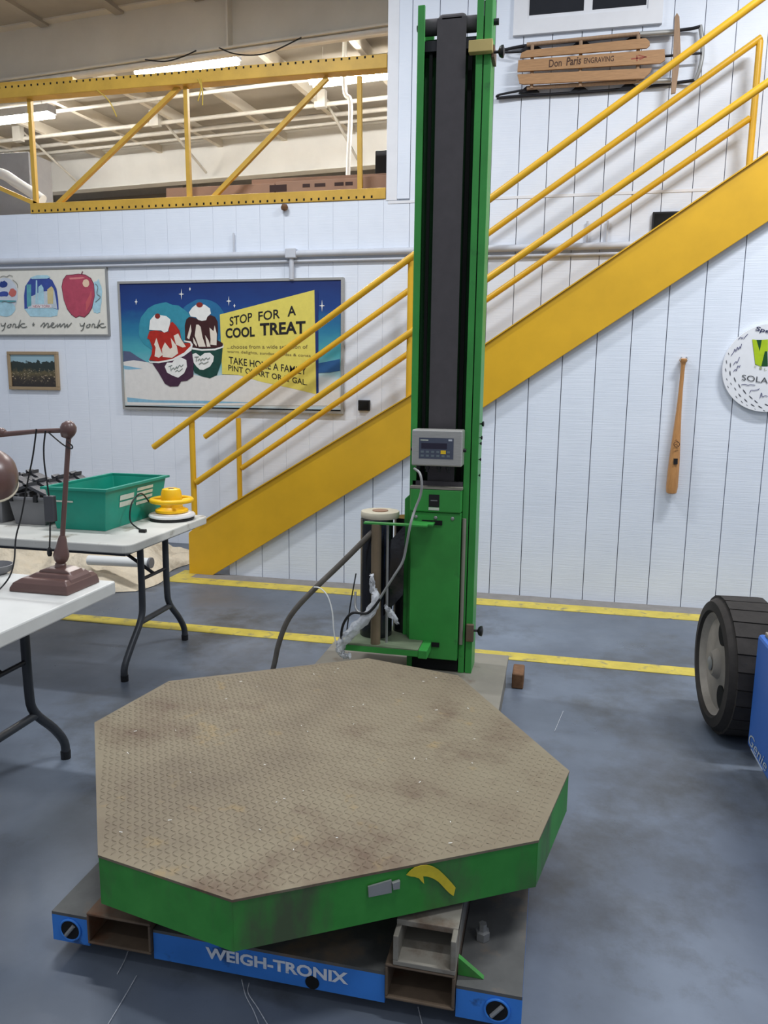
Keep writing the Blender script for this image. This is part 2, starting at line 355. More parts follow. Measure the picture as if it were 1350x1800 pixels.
for v, z, r in ((1.4, 4.84, 0.030), (1.7, 4.82, 0.022), (2.5, 4.83, 0.026), (2.95, 4.86, 0.03), (3.2, 4.84, 0.022)):
    T('ceiling_pipe', [RM @ Vector((-10.8, v, z)), RM @ Vector((1.0, v, z))], r, 'cpipe', ce)
for u in (-6.4, -4.1, -1.7):
    T('brace_rod', [RM @ Vector((u, 2.5, ZD-0.02)), RM @ Vector((u+0.05, 3.62, 4.48))], 0.018, 'cpipe', ce)
    MB().box((u-0.07, 2.42, ZD-0.2), (u+0.07, 2.5, ZD), RM).build('brace_bracket', 'cpipe', ce)
# fluorescent fixtures of the mezzanine
def fixture(px0, px1, Y, label, en):
    a = W(*px0, Y); d = DA; ln = 1.22
    t_ = thing('strip_light', a, label, 'ceiling light', 'strip lights over the mezzanine')
    M_ = RM.copy(); M_.translation = a
    MB().box((0, -0.07, 0.045), (ln, 0.07, 0.12), M_).build('housing', 'fixture', t_)
    MB().hexa([M_ @ Vector(p) for p in ((0, -0.075, 0.03), (ln, -0.075, 0.03), (ln, 0.075, 0.03), (0, 0.075, 0.03))], [M_ @ Vector(p) for p in ((0, -0.07, 0.045), (ln, -0.07, 0.045), (ln, 0.07, 0.045), (0, 0.07, 0.045))]).build('reflector', 'fixture', t_)
    for s_ in (-0.05, 0.05): T('tube', [M_ @ Vector((0.02, s_, 0.005)), M_ @ Vector((ln-0.02, s_, 0.005))], 0.019, 'tubeon', t_)
    for u in (0.15, ln-0.15): T('hanger', [M_ @ Vector((u, 0, 0.11)), Vector(((M_ @ Vector((u, 0, 0))).x, (M_ @ Vector((u, 0, 0))).y, ZD))], 0.004, 'cpipe', t_, seg=6)
fixture((240, 132), None, 7.95, 'strip light with grey housing, tucked against the yellow top chord below the roof girder', 16)
fixture((545, 150), None, 8.5, 'glaring strip light beside the hanging white pipe and the white upper wall', 22)
fixture((-45, 220), None, 8.9, 'glaring strip light behind the yellow upright above the white pipe elbow', 22)
# yellow truss standing on the wall
tr = thing('truss', (-3.4, YU+0.05, 2.86), 'yellow perforated steel truss standing on top of the white wall', 'truss')
yt0, yt1 = YU+0.01, YU+0.08
xa = W(55, 377, YU).x
B('bottom_chord', (xa, YU-0.01, 2.862), (-1.39, YU+0.1, 2.945), 'truss', tr, bevel=0.004)
zt = W(0, 174, YU).z; zt2 = zt+0.10
B('top_chord', (-7.5, YU-0.01, zt), (-1.39, YU+0.1, zt2), 'truss', tr, bevel=0.004)
a = W(0, 158, YU); B('splice_plate', (-7.5, YU+0.1, zt+0.06), (W(115, 140, YU).x, YU+0.2, zt+0.17), 'truss', tr)
def strut(p0, p1, wd=0.035):
    a = W(*p0, YU+0.045); b = W(*p1, YU+0.045); d = (b-a).normalized(); n = Vector((0, 1, 0)); s = d.cross(n)*wd/2
    MB().prism([a-s, a+s, b+s, b-s], (0, 0.035, 0)).build('strut', 'truss', tr)
for p0, p1 in (((50, 172), (62, 368)), ((325, 150), (332, 358)), ((631, 133), (632, 345)), ((313, 152), (90, 368)), ((575, 135), (368, 352)), ((-20, 322), (84, 368))): strut(p0, p1)
h = MB()
for i in range(60):
    x = -1.5-0.062*i
    if x > xa+0.02: h.box((x-0.007, YU-0.0115, 2.872), (x+0.007, YU-0.0095, 2.89))
    if x > -5.3: h.box((x-0.007, YU-0.0115, zt2-0.022), (x+0.007, YU-0.0095, zt2-0.006))
h.build('slot_holes', 'dark', tr, kind='stuff')
for i, (p, q) in enumerate((((347, 138), (356, 185)), ((352, 138), (348, 178)), ((170, 158), (205, 205)))):
    pa = W(*p, YU-0.02); pb = W(*q, YU-0.03)
    T('rope_end', smoothpath([pa, (pa+pb)/2+Vector((0.02, 0, 0.02)), pb]), 0.005, 'rope', tr, seg=6)
# things on the mezzanine
def carton(x0, x1, y0, z0, z1, label, dp=0.35):
    t_ = thing('carton', ((x0+x1)/2, y0+dp/2, z0), label, 'box', 'long cartons behind the truss')
    bb_ = B('box_body', (x0, y0, z0), (x1, y0+dp, z1), 'card', t_, bevel=0.004)
    B('tape', (x0+0.02, y0+dp/2-0.025, z1), (x1-0.02, y0+dp/2+0.025, z1+0.001), 'cream', bb_)
    return t_
xL, xM, xR = W(300, 350, 6.4).x, W(430, 340, 6.4).x, -1.35
zf = 2.83
c1 = carton(xL, xM+0.3, 6.32, zf, 3.07, 'plain brown carton lying behind the truss strut, no printing')
c2 = carton(xM+0.31, xM+1.05, 6.32, zf, 3.08, 'brown carton with a solid dark printed block behind the yellow bottom chord')
c3 = carton(xM+1.06, xR+0.1, 6.32, zf, 3.09, 'brown carton with dark printing at the white corner board')
c4 = carton(xM-0.05, xR+0.1, 6.68, zf, 3.20, 'longest brown carton, lying behind the printed cartons')
Yc = 6.319
B('printed_block', (W(474, 340, Yc).x, Yc-0.001, 3.0), (W(504, 340, Yc).x, Yc, 3.055), 'ink', c2)
for xa_, xb_, cc in ((532, 545, c3), (553, 572, c3), (588, 604, c3), (607, 620, c3)):
    pa = W(xa_, 340, Yc); pb = W(xb_, 338, Yc); B('print_bar', (pa.x, Yc-0.001, 3.025), (pb.x, Yc, 3.052), 'ink', cc)
dk = thing('folded_chair', W(670, 322, 7.22), 'black folded chair leaning upright at the white corner board', 'chair')
x0, x1 = W(660, 300, 7.22).x, W(690, 300, 7.22).x; zz = W(668, 265, 7.22).z
B('back_panel', (x0, 7.2, 2.83), (x1, 7.24, zz), 'black', dk, bevel=0.01)
for q in (0.2, 0.45): B('slat', (x0+0.03+q*0.15, 7.192, 2.9), (x0+0.05+q*0.15, 7.2, 3.08), 'galv', dk)
T('hanging_pipe', smoothpath([Vector((W(606, 158, 8.3).x, 8.3, ZD)), W(606, 158, 8.3), W(615, 175, 8.3), W(616, 210, 8.3), W(613, 270, 8.3), W(611, 330, 8.3)]), 0.024, 'pvc', label='bright white pipe hanging straight down beside the glaring strip light', cat='pipe')
T('duct_elbow', smoothpath([W(-30, 300, 7.4), W(4, 306, 7.4), W(30, 322, 7.4), W(58, 340, 7.4), W(75, 352, 7.4)]), 0.055, 'pvc', label='fat white pipe elbow behind the end of the yellow truss', cat='pipe', seg=14)
B('grey_cabinet', (W(-40, 330, 8.0).x, 8.0, 2.83), (W(54, 330, 8.0).x, 8.4, W(20, 268, 8.0).z), 'fixture', label='grey cabinet standing behind the white pipe elbow', cat='cabinet', bevel=0.01)
# ================================================================== STAIR
st = thing('staircase', (-2.6, 5.3, 0), 'yellow steel staircase with two pipe railings climbing along the white wall', 'staircase')
def stringer(y0, y1, dz=0.0):
    xe = 2.4
    poly = [(-2.66, y0, 0.0), (-2.47, y0, 0.0), (-0.971, y0, 0.954+dz), (xe, y0, zbot(xe)+dz), (xe, y0, ztop(xe)+dz), (-0.986, y0, 1.354+dz), (-2.56, y0, 0.392+min(dz, 0)), (-2.655, y0, 0.315+min(dz, 0))]
    return MB().prism(poly, (0, y1-y0, 0)).build('stringer', 'yellow', st, bevel=0.003)
stringer(5.135, 5.147); stringer(5.985, 5.997, -0.22)
# stringer flanges
def flange(fz, off):
    s = Vector((0, 0, 0.009*off)); P_ = [Vector((x, 5.12, fz(x))) for x in (-2.56, -0.986, 2.4)]
    MB().prism(P_+[p+s for p in P_[::-1]], (0, 0.05, 0)).build('stringer_flange', 'yellow', st)
flange(ztop, 1)
for i in range(20):
    x = -2.45+i*0.25; z = 0.17*(i+1)
    if x > 2.1: break
    B('tread', (x, 5.15, ztop(x)-0.205), (x+0.25, 5.98, ztop(x)-0.18), 'yellow', st)
def rail(y, p0, p1, name='handrail', r=0.0225, ye=None):
    a = W(*p0, y); b = W(*p1, y); d = (b-a); b = a+d*((2.3-a.x)/d.x) if ye is None else b
    return T(name, [a, b], r, 'yellow', st, seg=14)
YN, YF = 5.15, 5.97
nr = rail(YN, (270, 786), (1335, 0)); rail(YN, (345, 848), (1348, 146), 'mid_rail')
rail(YF, (360, 768), (1338, 66), ye=1); rail(YF, (425, 823), (1318, 208), 'mid_rail', ye=1)
def post(y, px, pb, zb, r=0.022):
    a = W(*px, y); z = ztop(a.x) if zb is None else zb
    T('post', [(a.x, y, z-0.05), (a.x, y, a.z)], r, 'yellow', st, seg=14)
post(YN+0.02, (337, 740), None, None); post(YN+0.02, (723, 452), None, None)
post(YF, (419, 735), None, 0.3); a = W(1338, 72, YF); post(YF, (1336, 72), None, ztop(a.x)-0.3)
post(YF, (735, 470), None, 1.2)
xk = 1.18
# conduits, boxes on the wall
cdt = thing('wall_conduit', (-2, YU-0.04, 2.46), 'grey conduit running level along the white wall above the pictures', 'conduit')
zc = 2.462
T('pipe', [(-8, YU-0.035, zc), (3.9, YU-0.035, zc)], 0.026, 'cond', cdt); T('lower_pipe', [(-8, YU-0.02, zc-0.055), (3.9, YU-0.02, zc-0.055)], 0.012, 'cond', cdt)
for px in (515,):
    a = W(px, 450, YU); B('tee_box', (a.x-0.045, YU-0.07, zc-0.035), (a.x+0.045, YU, zc+0.04), 'cond', cdt, bevel=0.006); T('drop_pipe', [(a.x, YU-0.035, zc), (a.x, YU-0.035, zc-0.2)], 0.02, 'cond', cdt)
for px in (413, 1030, 1065):
    a = W(px, 440, YU); T('riser', [(a.x, YU-0.02, zc), (a.x, YU-0.02, zc+0.18)], 0.008, 'cond', cdt)
def wallbox(p0, p1, label):
    a = W(*p0, YU); b = W(*p1, YU); t_ = thing('outlet_box', ((a.x+b.x)/2, YU-0.02, min(a.z, b.z)), label, 'outlet box')
    B('box', (a.x, YU-0.03, b.z), (b.x, YU, a.z), 'black', t_, bevel=0.004); B('cover', (a.x+0.012, YU-0.034, b.z+0.012), (b.x-0.012, YU-0.03, a.z-0.012), 'dark', t_)
wallbox((631, 703), (651, 722), 'small square black box on the wall between the ice cream sign and the mast')
wallbox((1147, 374), (1195, 410), 'wider black box half hidden behind the yellow stringer')
# ================================================================== SCALE
S = thing('floor_scale', (-0.6, 2.1, 0), 'low blue floor scale with fork pockets under the turntable', 'scale')
Ys = 1.5
for x0, x1 in ((-1.187, -1.083), (-0.905, -0.322), (-0.158, -0.012)):
    b_ = MB().box((x0, Ys, 0.04), (x1, Ys+0.012, 0.112)).build('front_beam', 'blue', S)
    if x1-x0 > 0.3: mid = b_
    B('deck_plate', (x0, Ys, 0.112), (x1, 2.72, 0.120), 'tread', S)
    B('rear_beam', (x0, 2.70, 0.04), (x1, 2.72, 0.112), 'blue', S)
B('side_beam', (-1.187, Ys+0.012, 0.04), (-1.175, 2.70, 0.112), 'blue', S); B('side_beam', (-0.024, Ys+0.012, 0.04), (-0.012, 2.70, 0.112), 'blue', S)
for cx, r in ((-1.135, 0.028), (-0.066, 0.027)):
    MB().lathe([(r, 0), (r, 0.002)], (cx, Ys-0.001, 0.077), (0, -1, 0)).build('port_hole', 'dark', S); MB().torus((cx, Ys-0.002, 0.077), r, 0.003, (0, -1, 0)).build('port_rim', 'blue', S, smooth=60)
    T('adjusting_bolt', [(cx-0.012, Ys-0.004, 0.062), (cx+0.012, Ys-0.004, 0.092)], 0.005, 'galv', S, seg=8)
def pocket(x0, x1, z0, z1):
    y0, y1 = 1.49, 2.72; t_ = 0.007
    p = MB(); p.box((x0, y0, z0), (x1, y1, z0+t_)); p.box((x0, y0, z1-t_), (x1, y1, z1)); p.box((x0, y0, z0+t_), (x0+t_, y1, z1-t_)); p.box((x1-t_, y0, z0+t_), (x1, y1, z1-t_))
    o = p.build('fork_pocket', 'rust', S, bevel=0.003); B('pocket_end', (x0+t_, y1-0.3, z0+t_), (x1-t_, y1-0.29, z1-t_), 'dark', S); return o
pocket(-1.082, -0.907, 0.055, 0.140); pocket(-0.320, -0.160, 0.060, 0.150)
for x, y in ((-1.12, 1.6), (-0.08, 1.6), (-1.12, 2.6), (-0.08, 2.6)): MB().lathe([(0.045, 0), (0.045, 0.012), (0.02, 0.014), (0.02, 0.112)], (x, y, 0)).build('foot', 'blackm', S, smooth=30)
a = W(362, 1676, Ys); b = W(612, 1716, Ys)
text('WEIGH-TRONIX', (a.x, Ys-0.0015, 0.070), (1, 0, 0), (0, 0, 1), b.x-a.x, 0.031, 'wpaint', S, bold=0.035)
lg = MB().lathe([(0.017, 0), (0.017, 0.001)], ((W(549, 1704, Ys)).x, Ys-0.001, 0.058), (0, -1, 0)).build('worn_patch', 'dark', S)
# ================================================================== STRETCH WRAPPER
Wp = thing('stretch_wrapper', (-0.64, 2.6, 0.12), 'green pallet stretch wrapper with octagonal turntable and tall belt mast', 'wrapping machine')
ZT, ZS = 0.38, 0.256
oc = [F(x, y, ZT) for x, y in ((166, 1270), (297, 1197), (647, 1157), (805, 1187), (1001, 1355), (947, 1477), (408, 1582), (172, 1503))]
cen = sum(oc, Vector())/8
tb = MB().hexa([Vector((p.x, p.y, ZT-0.006)) for p in oc], [Vector((p.x, p.y, ZT)) for p in oc]).build('turntable_plate', 'deck', Wp)
cdv = (oc[5]-oc[6]).normalized(); cdn = Vector((cdv.y, -cdv.x, 0))
sk = MB()
for i in range(8):
    p, q = oc[i], oc[(i+1) % 8]; d = (q-p).normalized(); ci = (cen-(p+q)/2); ci.z = 0; n = Vector((-d.y, d.x, 0)); n = n if n.dot(ci) > 0 else -n
    def zz_(v, z): return Vector((v.x, v.y, z))
    s2 = MB().prism([zz_(p+n*0.002, ZS), zz_(q+n*0.002, ZS), zz_(q+n*0.002, ZT-0.006), zz_(p+n*0.002, ZT-0.006)], n*0.006).build('skirt_panel', 'skirt', Wp)
# raised tread lugs
lug = MB(); e1 = cdv; e2 = Vector((-cdv.y, cdv.x, 0)); pit = 0.0168
edges = [(oc[i], oc[(i+1) % 8]) for i in range(8)]
def inside(p, mrg=0.012):
    for a_, b_ in edges:
        d = (b_-a_); d.z = 0; d.normalize(); n = Vector((-d.y, d.x, 0))
        if n.dot(cen-a_) < 0: n = -n
        if n.dot(p-a_) < mrg: return False
    return True
for i in range(-44, 45):
    for j in range(-44, 45):
        p = cen+e1*(i*pit)+e2*(j*pit)
        if not inside(p): continue
        a_ = math.radians(45 if (i+j) % 2 else -45); d = e1*math.cos(a_)+e2*math.sin(a_); n = Vector((-d.y, d.x, 0)); l_, w_ = 0.0094, 0.0042
        z0 = Vector((0, 0, ZT-cen.z)); up = Vector((0, 0, 0.0015))
        b_ = p+z0
        lug.add([b_-d*l_, b_-n*w_, b_+d*l_, b_+n*w_, b_-d*l_*0.5+up, b_+d*l_*0.5+up], [(0, 1, 5, 4), (1, 2, 5), (2, 3, 4, 5), (3, 0, 4)])
lug.build('tread_lugs', 'deck', tb, kind='stuff', recalc=False)
# marks on the skirt
sp = oc[6]+cdn*0.006; arrow = [(500,390),(545,340),(600,300),(670,280),(740,272),(810,287),(880,325),(935,375),(990,430),(1040,485),(1085,540),(1060,640),(1010,605),(960,555),(920,510),(880,470),(835,440),(790,420),(745,408),(700,405),(712,495),(680,465),(650,430),(600,412),(555,408)]
out = (oc[6]+oc[5])/2-cen; cdn = cdn if cdn.dot(out) > 0 else -cdn
pl0 = oc[6]+cdn*0.0015
MB().prism([onplane(640+x/6.75, 1480+y/6.75, pl0, cdn) for x, y in arrow], cdn*0.0008).build('arrow_decal', flat('yellow_arrow', (206, 184, 44), 0.15), Wp)
MB().prism([onplane(640+x/6.75, 1480+y/6.75, oc[6]+cdn*0.001, cdn) for x, y in ((42,520),(320,440),(322,590),(50,645))], cdn*0.004).build('latch_plate', 'galv', Wp)
MB().prism([onplane(640+x/6.75, 1480+y/6.75, oc[6]+cdn*0.001, cdn) for x, y in ((325,470),(415,440),(410,530),(335,545))], cdn*0.008).build('latch_hook', 'galv', Wp)
# base
B('drive_housing', (-0.88, 1.72, 0.152), (-0.335, 2.55, 0.245), 'green', Wp, bevel=0.006)
ch = MB()
for a_, b_ in (((-0.302, 1.49, 0.151), (-0.160, 2.72, 0.163)), ((-0.302, 1.49, 0.163), (-0.29, 2.72, 0.225)), ((-0.172, 1.49, 0.163), (-0.160, 2.72, 0.235)), ((-0.302, 1.53, 0.222), (-0.160, 2.72, 0.237))): ch.box(a_, b_)
ch.build('base_channel', 'plate', Wp, bevel=0.002); B('channel_shade', (-0.289, 1.66, 0.163), (-0.173, 1.67, 0.222), 'dark', Wp)  # dark plate paints the shade inside the open channel
MB().prism([(-0.158, 1.53, 0.121), (-0.10, 1.53, 0.121), (-0.158, 1.53, 0.165)], (0, 0.012, 0)).build('bracket_plate', 'skirt', Wp)
MB().lathe([(0.018, 0), (0.018, 0.02), (0.01, 0.022), (0.01, 0.04)], (-0.115, 1.66, 0.121), seg=6).build('anchor_bolt', 'galv', Wp)
B('base_channel', (-1.075, 1.62, 0.141), (-0.915, 2.72, 0.225), 'plate', Wp, bevel=0.003)
MB().lathe([(0.20, 0), (0.20, 0.012)], (cen.x, cen.y, 0.244)).build('turntable_bearing', 'blackm', Wp)
bpx0 = F(556, 1164, 0.14).x
B('base_plate', (bpx0, 2.60, 0.122), (-0.172, F(893, 1152, 0.142).y, 0.142), 'plate', Wp, bevel=0.003)
for x0, x1 in ((bpx0+0.02, bpx0+0.12), (-0.28, -0.18)): B('base_runner', (x0, 2.76, 0.0), (x1, 3.55, 0.122), 'plate', Wp)
# mast
YM = 3.30; ZM = 0.142; ZTOP = 2.945
lc = MB(); lc.box((-0.625, YM, ZM), (-0.596, YM+0.012, ZTOP)); lc.box((-0.625, YM+0.012, ZM), (-0.615, YM+0.15, ZTOP)); lc.box((-0.625, YM+0.138, ZM), (-0.58, YM+0.15, ZTOP)); lc.build('left_column', 'green', Wp, bevel=0.002)
rc = MB(); rc.box((-0.386, YM, ZM), (-0.359, YM+0.012, ZTOP+0.02)); rc.box((-0.386, YM+0.012, ZM), (-0.38, YM+0.05, ZTOP)); rc.build('right_inner_column', 'green', Wp, bevel=0.002)
rc = MB(); rc.box((-0.355, YM+0.003, ZM), (-0.325, YM+0.015, ZTOP+0.05)); rc.box((-0.335, YM+0.015, ZM), (-0.325, YM+0.15, ZTOP+0.05)); rc.box((-0.38, YM+0.138, ZM), (-0.335, YM+0.15, ZTOP)); rc.build('right_column', 'green', Wp, bevel=0.002)
B('column_gap', (-0.359, YM+0.013, ZM), (-0.3555, YM+0.02, ZTOP), 'dark', Wp)
B('back_panel', (-0.613, YM+0.125, ZM), (-0.34, YM+0.137, ZTOP-0.08), 'dgreen', Wp)
B('chain_guide', (-0.585, YM+0.06, 1.0), (-0.572, YM+0.075, ZTOP-0.12), 'dark', Wp); B('chain_guide', (-0.425, YM+0.07, 1.0), (-0.408, YM+0.085, ZTOP-0.12), 'dark', Wp)
B('drive_belt', (-0.551, YM+0.035, 1.0), (-0.431, YM+0.041, 2.905), 'belt', Wp)
T('top_roller', [(-0.613, YM+0.07, 2.888), (-0.382, YM+0.07, 2.888)], 0.031, 'belt', Wp, seg=20); T('roller_axle', [(-0.640, YM+0.07, 2.888), (-0.305, YM+0.07, 2.888)], 0.012, 'blackm', Wp)
B('belt_wrap', (-0.551, YM+0.035, 2.88), (-0.431, YM+0.10, 2.925), 'belt', Wp, bevel=0.02, bseg=4)
B('top_crossbar', (-0.614, YM+0.05, 2.79), (-0.381, YM+0.11, 2.83), 'blackm', Wp)
B('limit_clamp', (-0.412, YM-0.035, 2.742), (-0.318, YM-0.001, 2.786), 'brass', Wp, bevel=0.002); B('clamp_side', (-0.324, YM-0.001, 2.732), (-0.313, YM+0.1, 2.776), 'rust', Wp)
def knob(x, y, z, s=1.0):
    MB().lathe([(0.006*s, 0), (0.006*s, 0.018*s), (0.02*s, 0.024*s), (0.026*s, 0.034*s), (0.026*s, 0.042*s), (0.012*s, 0.046*s)], (x, y, z), (1, 0, 0), seg=16).build('clamp_knob', 'black', Wp, smooth=40)
knob(-0.314, YM, 2.748, 0.9); knob(-0.318, YM-0.01, 0.352, 0.9)
B('lower_clamp', (-0.352, YM-0.02, 0.30), (-0.318, YM, 0.38), 'rust', Wp, bevel=0.003)
for z, r in ((1.275, 0.8), (1.215, 0.6), (1.19, 0.5), (1.12, 0.5), (1.05, 0.4)): knob(-0.326, YM+0.03, z, r*0.55)
# cabinet
cab = B('cabinet', (-0.612, YM-0.03, 0.208), (-0.388, YM+0.12, 0.885), 'green', Wp, bevel=0.004)
hood = B('cabinet_hood', (-0.614, YM-0.04, 0.887), (-0.387, YM+0.12, 0.990), 'green', Wp, bevel=0.006)
B('hood_ledge', (-0.616, YM-0.042, 0.990), (-0.385, YM+0.03, 1.0), 'plate', Wp)
MB().prism([(-0.652, YM+0.03, 0.2), (-0.626, YM+0.03, 0.2), (-0.626, YM+0.03, 0.955), (-0.652, YM+0.03, 0.93)], (0, 0.1, 0)).build('side_box', 'green', Wp, bevel=0.003)
B('belt_cover', (-0.612, YM+0.0, 1.0), (-0.388, YM+0.015, 1.02), 'belt', Wp)
B('speed_switch', (-0.530, YM-0.043, 0.912), (-0.484, YM-0.04, 0.966), 'black', hood); B('switch_marking', (-0.522, YM-0.0438, 0.938), (-0.492, YM-0.043, 0.942), 'grey', hood)
B('switch_label', (-0.531, YM-0.0425, 0.897), (-0.484, YM-0.04, 0.909), 'label', hood)
for x in (-0.588, -0.50, -0.425): MB().lathe([(0.008, 0), (0.008, 0.004), (0.004, 0.007)], (x, YM-0.03, 0.862), (0, -1, 0), seg=12).build('cover_screw', 'galv', cab)
T('side_conduit', [(-0.376, YM-0.004, 0.28), (-0.376, YM-0.004, 0.86)], 0.009, 'plate', Wp)
B('cabinet_gap_shade', (-0.60, YM+0.0, 0.15), (-0.39, YM+0.1, 0.208), 'dark', Wp)  # dark block standing in for the shade in the gap under the cabinet
# film carriage
ca = MB(); ca.box((-0.895, 3.14, 0.260), (-0.545, 3.152, 0.288)); B('arm_shelf', (-0.895, 3.14, 0.288), (-0.545, 3.44, 0.292), 'dusty', Wp); ca.box((-0.895, 3.152, 0.260), (-0.885, 3.44, 0.288)); ca.build('lower_carriage_arm', 'green', Wp, bevel=0.002)
B('arm_bracket', (-0.545, 3.142, 0.252), (-0.505, 3.27, 0.29), 'green', Wp, bevel=0.003); B('arm_slot', (-0.56, 3.262, 0.268), (-0.47, 3.2695, 0.288), 'dark', Wp)
B('upper_carriage_arm', (-0.80, 3.16, 0.838), (-0.52, 3.19, 0.845), 'green', Wp); B('upper_arm_plate', (-0.60, 3.19, 0.838), (-0.50, 3.27, 0.845), 'green', Wp); B('arm_slot', (-0.56, 3.262, 0.83), (-0.47, 3.2695, 0.85), 'dark', Wp)
T('idler_tube', [(-0.745, 3.175, 0.292), (-0.745, 3.175, 0.838)], 0.022, 'tube', Wp, seg=20); T('tension_rod', [(-0.70, 3.20, 0.292), (-0.70, 3.20, 0.838)], 0.006, 'galv', Wp)
T('film_spindle', [(-0.655, 3.405, 0.293), (-0.655, 3.405, 0.836)], 0.058, 'film', Wp, seg=24)
T('counterbalance_pipe', smoothpath([(-0.765, 3.185, 0.80), W(600, 990, 3.18), W(553, 1035, 3.16), W(520, 1070, 3.15), W(502, 1098, 3.15), W(489, 1135, 3.15), W(482, 1168, 3.15), (-1.262, 3.15, 0.0)], 5), 0.0125, 'rod', Wp, seg=12)
fr = thing('film_roll', (-0.775, 3.31, 0.292), 'roll of dark stretch film standing on the green carriage arm', 'film roll')
MB().lathe([(0.074, 0), (0.074, 0.545), (0.072, 0.547)], (-0.775, 3.31, 0.293), seg=40).build('wound_film', 'film', fr, smooth=40)
MB().lathe([(0.086, 0.548), (0.088, 0.551), (0.088, 0.574), (0.086, 0.577)], (-0.765, 3.33, 0.293), seg=40).build('film_edge', 'cream', fr, smooth=40)
MB().lathe([(0.036, 0), (0.036, 0.004), (0.028, 0.004)], (-0.765, 3.33, 0.870), seg=24).build('core', 'card', fr, smooth=40)
def Z8(x, y, Y): return W(580+x/3.75, 720+y/3.75, Y)
ft = thing('film_tail', Z8(100, 1640, 3.1), 'crumpled tail of clear stretch film hanging from the roll', 'plastic film')
def crumple(path, rr, name):
    o = T(name, smoothpath(path, 6), rr, 'clear', ft, seg=14); random.seed(3)
    for v in o.data.vertices: v.co += Vector((random.uniform(-1, 1), random.uniform(-1, 1), random.uniform(-1, 1)))*0.006
pth = [Z8(275, 1090, 3.125), Z8(285, 1180, 3.12), Z8(300, 1260, 3.11), Z8(240, 1370, 3.10), Z8(150, 1460, 3.10), Z8(85, 1530, 3.10), Z8(70, 1600, 3.095), Z8(100, 1625, 3.09), Z8(130, 1620, 3.09)]
n_ = (len(pth)-1)*6+1; crumple(pth, [0.007+0.015*math.sin(math.pi*min(1, i/n_*1.1))**1.0 if i < n_*0.75 else 0.011 for i in range(n_)], 'twisted_film')
pth = [Z8(365, 1290, 3.15), Z8(400, 1340, 3.15), Z8(448, 1410, 3.16)]; crumple(pth, [0.003+0.010*math.sin(math.pi*i/12) for i in range(13)], 'film_shred')
fo = MB(); random.seed(5); g = []
for i in range(9):
    row = []
    for j in range(5):
        p = Z8(365+j*33-i*2, 900+i*58-j*36, 3.215); row.append(fo.bm.verts.new(p+Vector((0, random.uniform(-0.006, 0.006), 0))))
    g.append(row)
for i in range(8):
    for j in range(4): fo.bm.faces.new((g[i][j], g[i+1][j], g[i+1][j+1], g[i][j+1]))
fo.build('film_sheet', 'film', ft, smooth=80, recalc=False)
cb = thing('signal_cable', Z8(590, 410, 3.14), 'grey cable drooping from the indicator across the film carriage', 'cable')
T('cable', smoothpath([(-0.585, 3.19, 1.085), Z8(592, 420, 3.15), Z8(605, 490, 3.14), Z8(595, 570, 3.14), Z8(560, 660, 3.13), Z8(530, 760, 3.10), Z8(505, 890, 3.10), Z8(480, 1000, 3.10), Z8(420, 1100, 3.09), Z8(350, 1210, 3.09), Z8(300, 1290, 3.09), Z8(250, 1335, 3.09), Z8(200, 1340, 3.10), Z8(168, 1300, 3.12), Z8(168, 1200, 3.15)]), 0.0055, 'galv', cb, seg=8)
T('black_cable', smoothpath([Z8(330, 1250, 3.08), Z8(250, 1340, 3.08), Z8(150, 1340, 3.08), Z8(95, 1400, 3.08), Z8(75, 1480, 3.09), Z8(85, 1540, 3.10)]), 0.006, 'black', cb, seg=8)
T('black_cable', smoothpath([Z8(172, 1080, 3.17), Z8(150, 1200, 3.15), Z8(128, 1330, 3.13), Z8(110, 1470, 3.11)]), 0.003, 'black', cb, seg=6)
wl = thing('wire_loop', W(600, 1150, 3.08), 'thin white wire looping off the bent pipe', 'wire')
T('wire', smoothpath([W(552, 1032, 3.14), W(563, 1034, 3.13), W(576, 1048, 3.12), W(584, 1075, 3.11), W(587, 1110, 3.10), W(593, 1140, 3.10), W(606, 1158, 3.10)]), 0.003, 'pvc', wl, seg=6)
B('wood_block', (-0.15, 3.52, 0), (-0.095, 3.66, 0.075), 'brick', label='small brown wood block on the floor beside the mast base plate', cat='wood block', bevel=0.006)
# weight indicator
ind = thing('weight_indicator', (-0.498, 3.22, 1.09), 'stainless weight indicator with dark keypad and one yellow key on the mast', 'indicator')
ix0, ix1, iz0, iz1, iy = -0.600, -0.384, 1.097, 1.252, 3.20
B('housing', (ix0, iy, iz0), (ix1, YM-0.005, iz1), 'steel', ind, bevel=0.006)
fp = B('keypad_panel', (ix0+0.032, iy-0.002, iz0+0.032), (ix1-0.036, iy, iz1-0.034), flat('panel_slate', (74, 80, 96), 0.08), ind)
fx0, fx1, fz0, fz1 = ix0+0.032, ix1-0.036, iz0+0.032, iz1-0.034
B('display', (fx0+0.010, iy-0.003, fz1-0.046), (fx1-0.028, iy-0.002, fz1-0.022), flat('display_dark', (38, 34, 52)), fp)
B('name_strip', (fx0+0.006, iy-0.003, fz1-0.012), (fx0+0.040, iy-0.002, fz1-0.008), 'label', fp)
B('model_badge', (fx1-0.022, iy-0.003, fz1-0.012), (fx1-0.006, iy-0.002, fz1-0.004), flat('badge', (190, 194, 200)), ind)
keym = flat('key_grey', (104, 116, 122)); keyy = flat('key_yellow', (236, 196, 40))
for r_ in range(2):
    for c_ in range(6):
        kx_ = fx0+0.008+c_*0.0225; kz = fz0+0.008+(1-r_)*0.017
        if r_ == 0 and c_ == 4: B('yellow_key', (kx_-0.004, iy-0.0035, kz-0.003), (kx_+0.018, iy-0.002, kz+0.012), keyy, fp)
        else: B('key', (kx_, iy-0.003, kz), (kx_+0.013, iy-0.002, kz+0.009), keym, fp)
